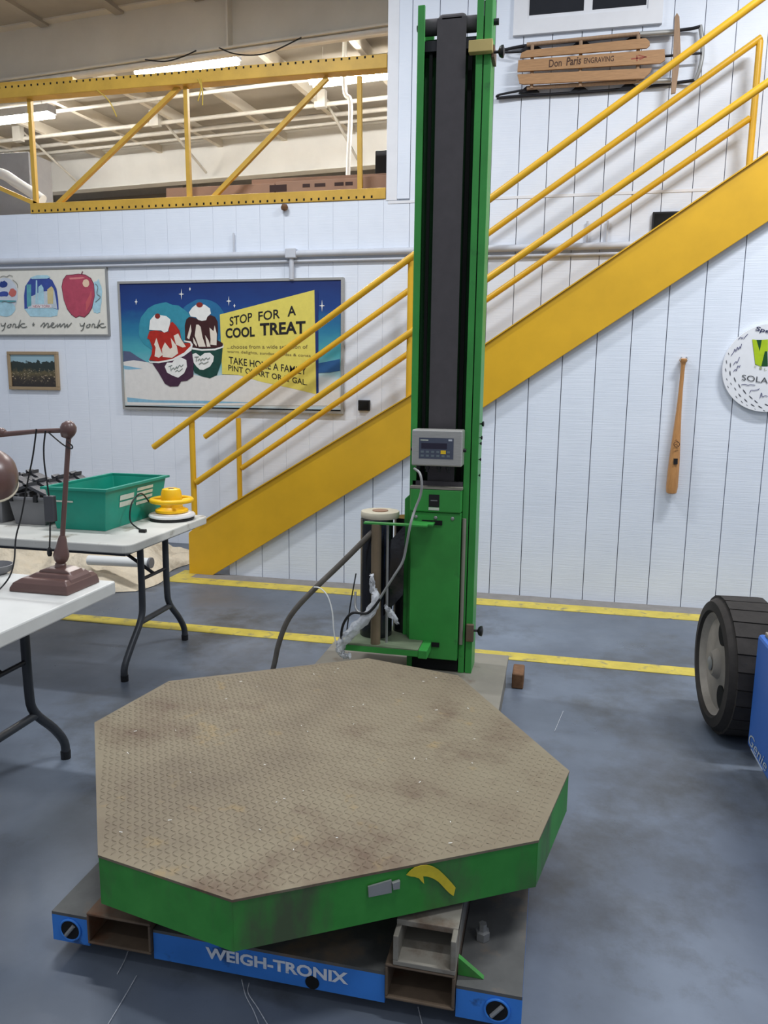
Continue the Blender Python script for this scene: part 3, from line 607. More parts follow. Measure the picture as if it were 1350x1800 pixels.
for x in (-0.575, -0.535, -0.485, -0.445): MB().lathe([(0.010, 0), (0.010, 0.014), (0.007, 0.016), (0.007, 0.028)], (x, 3.23, iz0), (0, 0, -1), seg=12).build('cable_gland', 'black', ind, smooth=40)
for x in (ix0-0.012, ix1): MB().lathe([(0.008, 0), (0.008, 0.012)], (x, 3.25, (iz0+iz1)/2-0.01), (1, 0, 0), seg=12).build('mount_knob', 'black', ind)
# ================================================================== TABLES
def table(name, x0, x1, y0, y1, z, th, mt, label, legs, rad):
    t_ = thing(name, ((x0+x1)/2, (y0+y1)/2, 0), label, 'table'); pts = []
    for cx, cy, a0 in ((x1-rad, y1-rad, 0), (x0+rad, y1-rad, 90), (x0+rad, y0+rad, 180), (x1-rad, y0+rad, 270)):
        for k in range(7): a_ = math.radians(a0+15*k); pts.append((cx+rad*math.cos(a_), cy+rad*math.sin(a_), z-th))
    MB().prism(pts, (0, 0, th)).build('tabletop', mt, t_, bevel=0.006)
    B('apron', (x0+0.06, y0+0.06, z-th-0.025), (x1-0.06, y1-0.06, z-th), 'tleg', t_)
    for xl in legs:
        ya, yb = (y0+y1)/2-0.13, (y0+y1)/2+0.12; zt_ = z-th
        la = T('leg', smoothpath([(xl, ya, zt_), (xl, ya, 0.36), (xl, ya-0.02, 0.26), (xl, ya-0.12, 0.15), (xl, ya-0.185, 0.07), (xl, ya-0.19, 0.012)], 4), 0.0165, 'tleg', t_, seg=12)
        lb = T('leg', smoothpath([(xl, yb, zt_), (xl, yb, 0.36), (xl, yb+0.02, 0.26), (xl, yb+0.12, 0.15), (xl, yb+0.175, 0.07), (xl, yb+0.18, 0.012)], 4), 0.0165, 'tleg', t_, seg=12)
        for yy, pl_ in ((ya-0.19, la), (yb+0.18, lb)): MB().lathe([(0.0185, 0), (0.019, 0.03)], (xl, yy, 0), seg=14).build('leg_cap', 'black', pl_)
        T('cross_bar', [(xl, ya-0.025, 0.245), (xl, yb+0.025, 0.245)], 0.015, 'tleg', t_, seg=10); s_ = -1 if xl > (x0+x1)/2 else 1
        T('upper_bar', [(xl, ya, 0.46), (xl, yb, 0.46)], 0.009, 'blackm', t_)
        T('brace', [(xl, (ya+yb)/2, 0.46), (xl+s_*0.32, (ya+yb)/2, zt_)], 0.009, 'blackm', t_)
    return t_
table('folding_table', -3.72, -1.875, 3.05, 3.88, 0.70, 0.042, 'ttop', 'worn white folding table carrying the teal tote and yellow polisher', (-1.99, -3.6), 0.05)
table('folding_table', -3.42, -1.588, 1.72, 2.485, 0.70, 0.05, 'tclean', 'clean white folding table carrying the brown lamp', (-1.79, -3.25), 0.012)
# teal tote
def tote(name, x0, x1, y0, y1, z0, z1, mt, label, tp=0.03, wall=0.006, cat='tote', rimw=0.016, group=None):
    t_ = thing(name, ((x0+x1)/2, (y0+y1)/2, z0), label, cat, group)
    def ring(e, z): return [Vector((x0-e, y0-e, z)), Vector((x1+e, y0-e, z)), Vector((x1+e, y1+e, z)), Vector((x0-e, y1+e, z))]
    b_ = MB(); rs = [ring(0, z0), ring(tp, z1), ring(tp-wall, z1), ring(-wall, z0+wall)]
    V = [[b_.bm.verts.new(p) for p in r_] for r_ in rs]
    for i in range(3):
        for k in range(4): b_.bm.faces.new((V[i][k], V[i][(k+1) % 4], V[i+1][(k+1) % 4], V[i+1][k]))
    b_.bm.faces.new(V[0][::-1]); b_.bm.faces.new(V[3]); b_.build('body', mt, t_, bevel=0.012, bseg=3)
    r2 = MB(); o_, i_ = tp+rimw, tp-wall
    for a_, c_ in (((x0-o_, y0-o_, z1), (x1+o_, y0-i_, z1+0.012)), ((x0-o_, y1+i_, z1), (x1+o_, y1+o_, z1+0.012)), ((x0-o_, y0-i_, z1), (x0-i_, y1+i_, z1+0.012)), ((x1+i_, y0-i_, z1), (x1+o_, y1+i_, z1+0.012))): r2.box(a_, c_)
    r2.build('rim', mt, t_); return t_
tt = tote('plastic_tote', -2.44, -2.165, 3.315, 3.85, 0.70, 0.905, 'teal', 'open teal plastic tote with paper labels on the worn table')
def sidelab(fr0, fr1, za, zb):   # label on the slanted right side
    def sx(z): return -2.165+0.03*(z-0.70)/0.205+0.0025
    MB().prism([(sx(za), fr0, za), (sx(za), fr1, za), (sx(zb), fr1, zb), (sx(zb), fr0, zb)], (0.0008, 0, 0)).build('paper_label', 'label', tt)
for a_, b_ in ((3.42, 3.55), (3.58, 3.74)):
    for z_ in (0.805, 0.84) if a_ < 3.5 else (0.792, 0.818, 0.843, 0.868): sidelab(a_, b_, z_, z_+(0.026 if a_ < 3.5 else 0.016))
B('front_label', (-2.42, 3.288, 0.842), (-2.32, 3.2905, 0.850), 'label', tt)
# grey attached-lid totes
for i, (x0, x1, lab) in enumerate(((-2.72, -2.545, 'grey lidded tote standing next to the teal tote'), (-3.02, -2.80, 'grey lidded tote on the far side of the other grey tote'))):
    g_ = tote('lidded_tote', x0, x1, 3.37, 3.80, 0.70, 0.835, 'grey', lab, tp=0.02, group='grey lidded totes')
    xm = (x0+x1)/2
    for s_ in (-1, 1):
        e_ = x0-0.03 if s_ < 0 else x1+0.03
        for k in range(6):
            ya = 3.355+k*0.077; yb = ya+0.060
            MB().hexa([Vector((e_, ya, 0.848)), Vector((e_, yb, 0.848)), Vector((xm+s_*-0.02, yb, 0.905+0.012*(k % 2))), Vector((xm+s_*-0.02, ya, 0.905+0.012*(k % 2)))], [Vector((e_, ya, 0.862)), Vector((e_, yb, 0.862)), Vector((xm+s_*-0.02, yb, 0.921+0.012*(k % 2))), Vector((xm+s_*-0.02, ya, 0.921+0.012*(k % 2)))]).build('lid_rib', 'dgrey', g_)
    for y_ in (0,):
        for x_ in (x0+0.0, x1-0.03): B('latch', (x_, 3.325, 0.825), (x_+0.022, 3.337, 0.86), 'black', g_)
# polisher
pc = Vector((-2.015, 3.715, 0.70)); po = thing('car_polisher', pc, 'yellow orbital polisher with ring handle on the worn table', 'polisher')
MB().lathe([(0.105, 0), (0.118, 0.004), (0.118, 0.012), (0.10, 0.014)], pc, seg=40).build('backing_plate', 'black', po, smooth=50)
MB().lathe([(0.105, 0.013), (0.121, 0.018), (0.124, 0.026), (0.118, 0.034), (0.09, 0.038)], pc, seg=40).build('buffing_pad', 'pad', po, smooth=70)
MB().lathe([(0.085, 0.042), (0.088, 0.046), (0.086, 0.056), (0.062, 0.066), (0.058, 0.07), (0.058, 0.098), (0.052, 0.104)], pc, seg=36).build('lower_body', 'poly', po, smooth=40)
MB().lathe([(0.06, 0.037), (0.06, 0.043)], pc, seg=30).build('shadow_gap', 'dark', po)
MB().torus(pc+Vector((0, 0, 0.106)), 0.106, 0.0125, ss=12).build('ring_handle', 'poly', po, smooth=60)
for k in range(4):
    a_ = math.radians(35+90*k); d = Vector((math.cos(a_), math.sin(a_), 0)); T('spoke', [pc+d*0.04+Vector((0, 0, 0.10)), pc+d*0.104+Vector((0, 0, 0.106))], 0.010, 'poly', po)
MB().lathe([(0.055, 0.10), (0.057, 0.11), (0.053, 0.15), (0.047, 0.166), (0.034, 0.170), (0.03, 0.166)], pc, seg=36).build('motor_cap', 'poly', po, smooth=45)
MB().lathe([(0.016, 0.165), (0.014, 0.170)], pc, seg=20).build('cap_badge', 'rust', po)
T('power_cord', smoothpath([pc+Vector((-0.10, -0.06, 0.10)), XP(250, 868, -2.105), XP(238, 874, -2.105), XP(230, 890, -2.105), XP(229, 915, -2.10), F(240, 927, 0.706), F(252, 933, 0.706)]), 0.004, 'black', po, seg=8)
B('plug', F(250, 936, 0.70)-Vector((0.015, 0.01, 0)), F(250, 936, 0.70)+Vector((0.02, 0.012, 0.016)), 'black', po, bevel=0.003)
# ================================================================== LAMP
lp = thing('desk_lamp', (-1.745, 2.355, 0.70), 'brown swing-arm magnifier lamp with stepped base on the clean white table', 'lamp')
def fr_(a, b): MBx.hexa([Vector(p) for p in a], [Vector(p) for p in b])
def rect(cx, cy, hx, hy, z): return [Vector((cx-hx, cy-hy, z)), Vector((cx+hx, cy-hy, z)), Vector((cx+hx, cy+hy, z)), Vector((cx-hx, cy+hy, z))]
bx, by = -1.745, 2.355
def loft(rs, name, bev=0.004):
    b_ = MB(); V = [[b_.bm.verts.new(p) for p in r_] for r_ in rs]
    for i in range(len(V)-1):
        for k in range(4): b_.bm.faces.new((V[i][k], V[i][(k+1) % 4], V[i+1][(k+1) % 4], V[i+1][k]))
    b_.bm.faces.new(V[0][::-1]); b_.bm.faces.new(V[-1]); return b_.build(name, 'brown', lp, bevel=bev)
loft([rect(bx-0.008, by, 0.118, 0.098, 0.70), rect(bx-0.008, by, 0.116, 0.097, 0.714), rect(bx-0.004, by, 0.108, 0.093, 0.732), rect(bx+0.004, by, 0.088, 0.082, 0.748)], 'base')
loft([rect(bx+0.004, by, 0.104, 0.064, 0.70), rect(bx+0.004, by, 0.101, 0.064, 0.726), rect(bx+0.010, by, 0.088, 0.060, 0.746), rect(bx+0.016, by, 0.066, 0.052, 0.762)], 'base_step')
loft([rect(bx+0.018, by, 0.085, 0.040, 0.70), rect(bx+0.018, by, 0.082, 0.040, 0.742), rect(bx+0.018, by, 0.060, 0.038, 0.768), rect(bx+0.018, by, 0.034, 0.034, 0.776)], 'base_step')
pb_ = Vector((bx+0.018, by, 0.776)); pt_ = Vector((-1.664, 2.36, 1.262))
ax = (pt_-pb_).normalized()
MB().lathe([(0.020, -0.004), (0.019, 0.012), (0.015, 0.016), (0.022, 0.024), (0.027, 0.040), (0.027, 0.050), (0.020, 0.075), (0.0145, 0.105), (0.012, 0.112), (0.0095, 0.118)], pb_, ax, seg=24).build('turned_collar', 'brown', lp, smooth=35)
T('pole', [pb_+ax*0.11, pt_], 0.0088, 'brown', lp, seg=16)
MB().lathe([(0.004, -0.034), (0.018, -0.03), (0.026, -0.012), (0.028, 0.0), (0.025, 0.014), (0.014, 0.026), (0.006, 0.03)], pt_+Vector((-0.002, 0, 0.012)), (0.35, 0, 1), seg=24).build('elbow_joint', 'brown', lp, smooth=60)
ar = Vector((-2.02, 2.36, 1.240))
T('arm', [pt_+Vector((-0.01, 0, 0.008)), pt_+Vector((-0.12, 0, 0.002)), ar], [0.009, 0.008, 0.011], 'brown', lp, seg=14)
MB().lathe([(0.010, -0.03), (0.016, -0.02), (0.018, 0.0), (0.016, 0.02), (0.010, 0.03)], W(-4, 760, 2.36), (1, 0, 0.05), seg=18).build('arm_joint', 'brown', lp, smooth=60)
sc_ = W(-22, 826, 2.36); sx_ = Vector((0.55, -0.35, 0.75)).normalized()
T('head_stem', [ar, sc_+sx_*0.05], 0.009, 'brown', lp)
MB().lathe([(0.100, -0.020), (0.108, -0.045), (0.110, -0.03), (0.106, 0.0), (0.092, 0.035), (0.068, 0.06), (0.035, 0.074), (0.004, 0.078)], sc_-sx_*0.01, sx_, seg=40).build('lamp_shade', 'brown', lp, smooth=60)
MB().torus(sc_-sx_*0.055, 0.108, 0.006, sx_, 40, 8).build('shade_rim', 'cream', lp, smooth=60)
Yc_ = 2.34
T('cord', smoothpath([W(64, 754, Yc_), W(58, 800, Yc_), W(48, 850, Yc_), W(38, 905, Yc_), W(28, 945, Yc_), W(25, 985, Yc_-0.02), W(17, 1013, Yc_-0.05), F(0, 1035, 0.708), F(-20, 1050, 0.708)]), 0.0028, 'black', lp, seg=6)
T('cord', smoothpath([W(80, 757, Yc_), W(77, 785, Yc_), W(78, 815, Yc_), W(83, 850, Yc_), W(86, 872, Yc_)]), 0.0028, 'black', lp, seg=6)
a_, b_ = W(79, 871, Yc_), W(98, 917, Yc_); B('ballast_box', (a_.x, Yc_-0.012, b_.z), (b_.x, Yc_+0.012, a_.z), 'dgrey', lp, bevel=0.003)
T('cord', [W(88, 917, Yc_), W(88, 940, Yc_), W(87, 963, Yc_)], 0.0028, 'black', lp, seg=6)
MB().lathe([(0.004, 0.012), (0.008, 0.006), (0.009, -0.012), (0.006, -0.02)], W(87, 968, Yc_), (0, 0, 1), seg=12).build('plug', 'black', lp)
T('cord', smoothpath([pt_+Vector((0.0, -0.012, -0.03)), pt_+Vector((0.018, -0.012, -0.045)), pt_+Vector((0.012, -0.012, -0.055)), pt_+Vector((-0.02, -0.012, -0.04)), pt_+Vector((-0.075, -0.01, 0.0))]), 0.0025, 'black', lp, seg=6)
MB().lathe([(0.045, 0), (0.06, 0.01), (0.07, 0.035), (0.066, 0.036), (0.055, 0.012)], F(-10, 1008, 0.70), seg=30).build('bowl', 'grey', label='grey bowl at the back edge of the clean white table, beyond the lamp', cat='bowl', smooth=40)
# ================================================================== CANVAS HEAP
random.seed(11)
cv = thing('canvas_heap', (-3.6, 5.0, 0), 'heap of cream canvas drop cloth on the floor beside the stair foot', 'drop cloth')
from mathutils import noise as MN
hp = MB(); nx, ny = 150, 80; g = []
for i in range(nx+1):
    row = []
    for j in range(ny+1):
        u, v = i/nx, j/ny; x = -5.2+u*2.42+0.05*math.sin(v*9); y = 4.42+v*1.25+0.25*max(0, u-0.72)*1.9+0.10*(1-v)*MN.noise(Vector((x*2.5, 3.3, 0)))
        e = min(1, 6*u)*min(1, 5.0*(1-u))*min(1, 4.5*v)*min(1, 5*(1-v)); e = max(0, e)**0.5
        p = Vector((x*2.2, y*2.2, 0)); nz = MN.fractal(p, 0.9, 2.2, 5); fold = abs(math.sin(5.0*x+2.5*y+3.0*MN.noise(p*0.7)))
        z = 0.004+e*(0.10+0.10*nz+0.12*fold*(0.6+0.4*nz)+0.10*abs(MN.noise(p*1.7+Vector((3, 0, 1))))+0.06*abs(MN.noise(p*3.7))+0.02*MN.noise(p*8)); row.append(hp.bm.verts.new((x, y, max(0.003, z))))
    g.append(row)
for i in range(nx):
    for j in range(ny): hp.bm.faces.new((g[i][j], g[i+1][j], g[i+1][j+1], g[i][j+1]))
HV = [[v.co.copy() for v in r_] for r_ in g]
hp.build('cloth', 'canvas', cv, smooth=60, recalc=False)
wr = thing('paper_roll', F(200, 970, 0.24), 'white roll of paper lying on the canvas heap', 'paper roll')
a_ = W(155, 972, 4.56); b_ = W(262, 964, 4.60)
zm = max(HV[i][j].z for i in range(nx+1) for j in range(ny+1) if a_.x-0.05 < HV[i][j].x < b_.x+0.05 and 4.50 < HV[i][j].y < 4.64)+0.030
a_.z = b_.z = zm
T('roll', [a_, b_], 0.034, 'pvc', wr, seg=18); T('roll_end', [b_, b_+Vector((0.015, 0, 0))], 0.038, 'grey', wr, seg=18)
# ================================================================== SCISSOR LIFT (right edge)
sl = thing('aerial_lift', (1.1, 2.4, 0), 'blue wheeled lift chassis with large black tyre beside the floor lines', 'lift')
wc = Vector((0.682, 3.30, 0.29)); wa = Vector((math.cos(math.radians(-4)), math.sin(math.radians(-4)), 0)); wa = Vector((math.cos(math.radians(4)), math.sin(math.radians(4)), 0))
tyre = MB().lathe([(0.215, 0.018), (0.225, 0.0), (0.262, 0.004), (0.278, 0.03), (0.284, 0.05), (0.284, 0.17), (0.276, 0.205), (0.225, 0.22)], wc, wa, seg=56, caps=(0, 1)).build('tyre', 'rubber', sl, smooth=35)
a1 = Vector((0, 0, 1)); b1 = wa.cross(a1)
for k in range(26):
    for s_, h0, h1 in ((0, 0.030, 0.196),):
        a_ = 2*math.pi*(k+s_)/26; d_ = 2*math.pi/26*0.46; ring = []
        for r_ in (0.276, 0.2898): ring.append([wc+wa*h+(a1*math.cos(q)+b1*math.sin(q))*r_ for h, q in ((h0, a_-d_), (h1, a_-d_+0.03), (h1, a_+d_+0.03), (h0, a_+d_))])
        MB().hexa(ring[0], ring[1]).build('tread_block', 'rubber', tyre)
MB().lathe([(0.222, 0.02), (0.214, 0.012), (0.206, 0.020), (0.19, 0.036), (0.10, 0.040), (0.065, 0.030), (0.055, 0.016), (0.045, 0.006), (0.001, 0.004)], wc, wa, seg=48, caps=(0, 1)).build('wheel_rim', 'rim', sl, smooth=30)
for k in range(4):
    a_ = math.radians((8, 0, 150, 0)[k]); c_ = wc+wa*0.040+(a1*math.cos(a_)+b1*math.sin(a_))*0.14
    if k in (0, 2): MB().lathe([(0.05, 0), (0.05, 0.006)], c_-wa*0.006, wa, seg=20).build('rim_hole', 'dark', sl)
MB().lathe([(0.03, -0.01), (0.026, -0.014), (0.001, -0.016)], wc+wa*0.012, wa, seg=20).build('hub_cap', 'galv', sl, smooth=50)
T('axle', [wc+wa*0.2, wc+wa*0.5], 0.05, 'blackm', sl)
p_ = [Vector((0.772, 2.965, 0.095)), Vector((0.795, 0.9, 0.095)), Vector((1.6, 0.9, 0.095)), Vector((1.6, 2.985, 0.095))]
MB().hexa(p_, [q+Vector((0, 0, 0.445)) for q in p_]).build('chassis', 'lift', sl, bevel=0.012)
B('chassis_top', (0.79, 0.92, 0.540), (1.58, 2.94, 0.556), 'plate', sl, bevel=0.003)
B('under_chassis', (0.95, 1.2, 0.03), (1.5, 2.9, 0.095), 'dark', sl)
for y in (1.15,): MB().lathe([(0.28, 0), (0.29, 0.02), (0.29, 0.2), (0.28, 0.22)], (1.3, y, 0.29), (1, 0, 0), seg=40).build('tyre', 'rubber', sl, smooth=35)
text('Genie', (0.7705, 2.94, 0.116), (0.011, -1, 0), (0, 0, 1), 0.24, 0.046, flat('faded_white', (176, 184, 188)), sl, shear=0.35)
B('underline', (0.7698, 2.74, 0.106), (0.7745, 2.90, 0.109), flat('faded_line', (150, 160, 172)), sl)
# ================================================================== THINGS ON THE WALLS
# --- ice cream sign
def S6(x, y, d=0.0): return W(190+x/2.4545, 460+y/2.4545, YU-0.03-d)
sg = thing('painted_sign', S6(530, 640), 'wide painted sign with two ice cream sundaes and a yellow notice', 'sign')
q = [S6(48, 100), S6(1002, 74), S6(1008, 640), S6(76, 632)]
x0, x1 = (q[0].x+q[3].x)/2, (q[1].x+q[2].x)/2; z1, z0 = (q[0].z+q[1].z)/2, (q[2].z+q[3].z)/2
t = NT('painted_night_snow'); t.surf(0.5, 0, 0.4)
sepx = t.n('ShaderNodeSeparateXYZ'); t.l(t.tc.outputs['Object'], sepx.inputs[0])
mp = t.n('ShaderNodeMapRange'); mp.inputs['From Min'].default_value = 0; mp.inputs['From Max'].default_value = z1-z0; t.l(sepx.outputs['Z'], mp.inputs['Value'])
ad = t.n('ShaderNodeMath', operation='MULTIPLY_ADD'); ad.inputs[1].default_value = 0.22; t.l(t.noise(3.0, 4, stretch=(1, 1, 2)), ad.inputs[0])
sb = t.n('ShaderNodeMath', operation='SUBTRACT'); sb.inputs[1].default_value = 0.11; t.l(mp.outputs[0], ad.inputs[2]); t.l(ad.outputs[0], sb.inputs[0])
t.col(t.ramp(sb.outputs[0], [(0.0, L((170, 196, 206))), (0.10, L((222, 214, 202))), (0.24, L((206, 216, 218))), (0.34, L((120, 178, 186))), (0.46, L((74, 160, 170))), (0.64, L((36, 116, 152))), (0.80, L((22, 62, 128))), (1.0, L((20, 44, 104)))])); m['signbg'] = t.m
B('panel', (x0, YU-0.028, z0), (x1, YU-0.008, z1), 'signbg', sg)
fb = MB()
for a_, b_ in (((x0-0.02, YU-0.036, z0-0.02), (x1+0.02, YU, z0)), ((x0-0.02, YU-0.036, z1), (x1+0.02, YU, z1+0.02)), ((x0-0.02, YU-0.036, z0), (x0, YU, z1)), ((x1, YU-0.036, z0), (x1+0.02, YU, z1))): fb.box(a_, b_)
fb.build('frame', 'steel', sg)
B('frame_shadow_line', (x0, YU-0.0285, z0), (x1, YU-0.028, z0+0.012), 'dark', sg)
def pp(name, pts, mt, lay, par=sg, fn=S6): return MB().face([fn(x, y, lay*0.0006) for x, y in pts]).build(name, mt, par, recalc=False)
navy = flat('navy', (24, 46, 106)); yel = flat('sign_yellow', (222, 206, 96), 0.06); blk = flat('ink', (26, 24, 26)); white = flat('white', (232, 230, 224)); cream2 = flat('ice_cream', (226, 214, 198)); red = flat('strawberry', (172, 36, 22), 0.2); choc = flat('chocolate', (58, 22, 22), 0.2); plum = flat('plum_cup', (66, 36, 58), 0.2); dkg = flat('green_cup', (20, 66, 56), 0.2); cherry = flat('cherry', (130, 40, 30)); teal_h = flat('halo', (52, 138, 158), 0.1); hill = flat('far_hill', (84, 92, 120), 0.1); snow = flat('snow', (220, 216, 210), 0.05); snowb = flat('snow_shade', (130, 176, 198), 0.1); scr = flat('script', (120, 130, 124))
pp('distant_hill', [(65, 385), (95, 388), (130, 412), (165, 432), (200, 440), (66, 432)], hill, 1)
pp('snow_bank', [(66, 432), (110, 425), (200, 438), (300, 470), (420, 500), (500, 488), (640, 492), (760, 530), (880, 565), (1000, 560), (1003, 622), (82, 618)], snow, 1.2)
pp('snow_shadow', [(66, 447), (110, 455), (150, 462), (90, 466), (70, 464)], snowb, 1.4); pp('snow_shadow', [(82, 585), (200, 598), (420, 600), (640, 608), (420, 612), (84, 606)], snowb, 1.4)
pp('snow_shadow', [(900, 440), (1000, 420), (1000, 470), (960, 478), (900, 480)], flat('sky_shade', (40, 88, 140)), 1.4)
def blob(cx, cy, rx, ry, n=24, j=0.0, s=1): random.seed(s); return [(cx+rx*math.cos(2*math.pi*k/n)*(1+random.uniform(-j, j)), cy+ry*math.sin(2*math.pi*k/n)*(1+random.uniform(-j, j))) for k in range(n)]
pp('halo', blob(250, 290, 120, 110, 28, 0.05, 2), teal_h, 0.5); pp('halo', blob(405, 265, 100, 105, 28, 0.05, 3), flat('halo_blue', (36, 104, 148), 0.1), 0.4)
for x, y, s_ in ((121, 173, 14), (316, 140, 24), (353, 118, 8), (521, 170, 22), (545, 190, 9), (923, 190, 26)):
    pp('star', [(x, y-s_), (x+2, y-3), (x+s_*0.5, y), (x+2, y+3), (x, y+s_), (x-2, y+3), (x-s_*0.5, y), (x-2, y-3)], white, 2)
pp('notice_edge', [(888, 122), (906, 126), (908, 566), (896, 570)], navy, 2); pp('yellow_notice', [(482, 228), (890, 122), (898, 572), (800, 548), (660, 518), (560, 488), (492, 486)], yel, 3)
def Z22(x, y, d=0.0): return W(225+x/7.714, 520+y/7.712, YU-0.03-d)   # crop 225..400
def p2(name, pts, mt, lay): return pp(name, pts, mt, lay, sg, Z22)
p2('paper_cup', [(860, 700), (1285, 690), (1270, 880), (1205, 1075), (1110, 1120), (1000, 1090), (900, 1040), (860, 900)], dkg, 4)
p2('sauce', [(775, 600), (770, 400), (790, 320), (830, 285), (900, 300), (1000, 330), (1120, 260), (1180, 285), (1215, 350), (1220, 480), (1210, 600), (1285, 640), (1290, 690), (1180, 710), (1000, 715), (870, 700)], choc, 5)
for q_ in ([(850, 385), (800, 570), (830, 590), (860, 480)], [(925, 390), (905, 540), (960, 690), (1055, 690), (1010, 560), (985, 420), (955, 390)], [(1045, 530), (1070, 690), (1120, 690), (1090, 600)], [(1105, 430), (1120, 590), (1115, 660), (1200, 670), (1205, 520), (1175, 400), (1160, 480)], [(880, 560), (890, 640), (930, 690), (935, 660), (900, 590)]): p2('ice_cream', q_, cream2, 6)
p2('cup_rim', [(860, 700), (1000, 722), (1180, 715), (1280, 685), (1295, 650), (1295, 700), (1180, 738), (1000, 745), (860, 725)], white, 6)
p2('whipped_cream', [(930, 115), (870, 160), (825, 225), (850, 280), (920, 290), (950, 325), (1000, 340), (1060, 330), (1075, 285), (1125, 240), (1110, 170), (1040, 120)], white, 7); p2('cherry', blob(970, 122, 45, 35), cherry, 8)
p2('heart_label', [(875, 790), (920, 775), (980, 820), (1040, 775), (1110, 770), (1165, 820), (1155, 890), (1110, 960), (1020, 1005), (975, 1000), (930, 960), (880, 890)], white, 7)
p2('paper_cup', [(330, 915), (700, 850), (860, 740), (890, 900), (885, 1090), (800, 1150), (720, 1160), (680, 1225), (570, 1230), (500, 1190), (420, 1050)], plum, 9)
p2('sauce', [(285, 870), (320, 790), (330, 700), (290, 590), (260, 575), (290, 480), (380, 470), (450, 485), (550, 490), (560, 380), (600, 350), (650, 400), (700, 470), (720, 580), (760, 640), (840, 640), (860, 660), (780, 780), (600, 860), (400, 890)], red, 10)
for q_ in ([(385, 570), (355, 660), (375, 700), (360, 820), (420, 840), (470, 800), (420, 680)], [(500, 630), (460, 720), (470, 830), (600, 840), (680, 780), (660, 680), (580, 570), (600, 700), (570, 720)], [(620, 540), (650, 660), (740, 700), (785, 690), (720, 590), (680, 510)]): p2('ice_cream', q_, cream2, 11)
p2('cup_rim', [(270, 870), (300, 890), (420, 890), (600, 855), (760, 770), (850, 680), (845, 640), (760, 620), (760, 605), (850, 615), (880, 660), (860, 740), (760, 815), (600, 880), (420, 912), (300, 905)], white, 12)
p2('whipped_cream', [(365, 255), (300, 330), (285, 460), (380, 468), (450, 470), (490, 500), (540, 480), (570, 380), (575, 320), (520, 275), (430, 260)], white, 12); p2('cherry', blob(400, 275, 36, 36), cherry, 13)
p2('heart_label', [(498, 960), (530, 905), (600, 905), (640, 850), (720, 835), (790, 870), (800, 960), (760, 1050), (680, 1110), (600, 1080), (530, 1040)], white, 10)
def squig(pts, fn, wd, par, mt): return ribbon([smoothpath([fn(x, y, 0.009) for x, y in st_], 5) for st_ in pts], wd, (0, -1, 0), mt, par, 'script')
squig([[(550, 960), (600, 940)], [(575, 950), (585, 1020)], [(590, 1000), (620, 975), (630, 1000), (660, 960), (665, 985), (700, 940), (720, 960), (750, 930)], [(640, 1030), (670, 1010), (690, 1025), (740, 985)], [(900, 830), (960, 825)], [(930, 830), (925, 890)], [(945, 880), (970, 855), (985, 880), (1010, 850), (1030, 870), (1060, 840), (1080, 860), (1110, 835)], [(960, 930), (1000, 905), (1030, 920), (1090, 890)]], Z22, 0.006, sg, scr)
def S3(x, y): return W(370+x/5.625, 490+y/5.625, YU-0.034)
def sline(s_, xa, ya, xb, yb, hpx, bold=0.0, mt=blk):
    a_, b_ = S3(xa, ya), S3(xb, yb); ux = (b_-a_); hh = (S3(xa, ya-hpx)-a_).length; text(s_, a_, ux, (0, 0, 1), ux.length, hh, mt, sg, bold=bold)
sline('STOP', 190, 468, 412, 420, 88, 0.012); sline('FOR', 474, 418, 686, 390, 92, 0.012); sline('A', 762, 375, 845, 358, 98, 0.02)
sline('COOL', 150, 590, 438, 572, 100, 0.03); sline('TREAT', 490, 562, 940, 540, 122, 0.03)
dim = flat('faded_ink', (120, 104, 62)); sline('...choose from a wide selection of', 165, 690, 960, 690, 36, 0, dim); sline('warm delights, sundaes, sodas & cones', 165, 738, 990, 782, 34, 0, dim)
sline('TAKE HOME A FAMILY', 182, 838, 945, 950, 70, 0.006); sline('PINT QUART OR ½ GAL.', 178, 915, 955, 1065, 66, 0.006)
# --- New York print
ny0 = [W(-60, 480, YU), W(188, 472, YU), W(192, 588, YU)]
nyd = thing('travel_print', ((ny0[0].x+ny0[1].x)/2, YU-0.01, ny0[2].z), 'white framed print with a red apple and a blue snow globe drawing', 'picture')
X0, X1, Z0, Z1 = ny0[0].x, (ny0[1].x+ny0[2].x)/2, ny0[2].z, ny0[1].z
B('panel', (X0, YU-0.020, Z0), (X1, YU-0.004, Z1), flat('print_paper', (226, 222, 210), 0.04), nyd)
fb = MB()
for a_, b_ in (((X0-0.012, YU-0.026, Z0-0.012), (X1+0.012, YU, Z0)), ((X0-0.012, YU-0.026, Z1), (X1+0.012, YU, Z1+0.012)), ((X1, YU-0.026, Z0), (X1+0.012, YU, Z1)), ((X0-0.012, YU-0.026, Z0), (X0, YU, Z1))): fb.box(a_, b_)
fb.build('frame', 'galv', nyd)
def N2(x, y, d=0.0): return W(x/6.75, 460+y/6.75, YU-0.022-d)
def pn(name, pts, mt, lay): return pp(name, pts, mt, lay, nyd, N2)
ared = flat('apple_red', (176, 72, 92), 0.12); aedge = flat('apple_edge', (104, 40, 60), 0.1); gblue = flat('globe_blue', (56, 76, 150), 0.15); pale = flat('pale_blue', (168, 206, 218), 0.15); tealp = flat('tower_teal', (92, 160, 168), 0.12); tanp = flat('tower_tan', (206, 190, 142), 0.1); ghi = flat('apple_glint', (232, 200, 170))
pn('wash', blob(1150, 420, 60, 210, 20, 0.12, 4), pale, 1)
ap = [(735, 300), (750, 220), (790, 165), (860, 160), (930, 150), (1010, 160), (1075, 200), (1110, 270), (1120, 400), (1090, 540), (1050, 610), (1000, 655), (940, 640), (900, 660), (850, 625), (800, 560), (760, 450)]
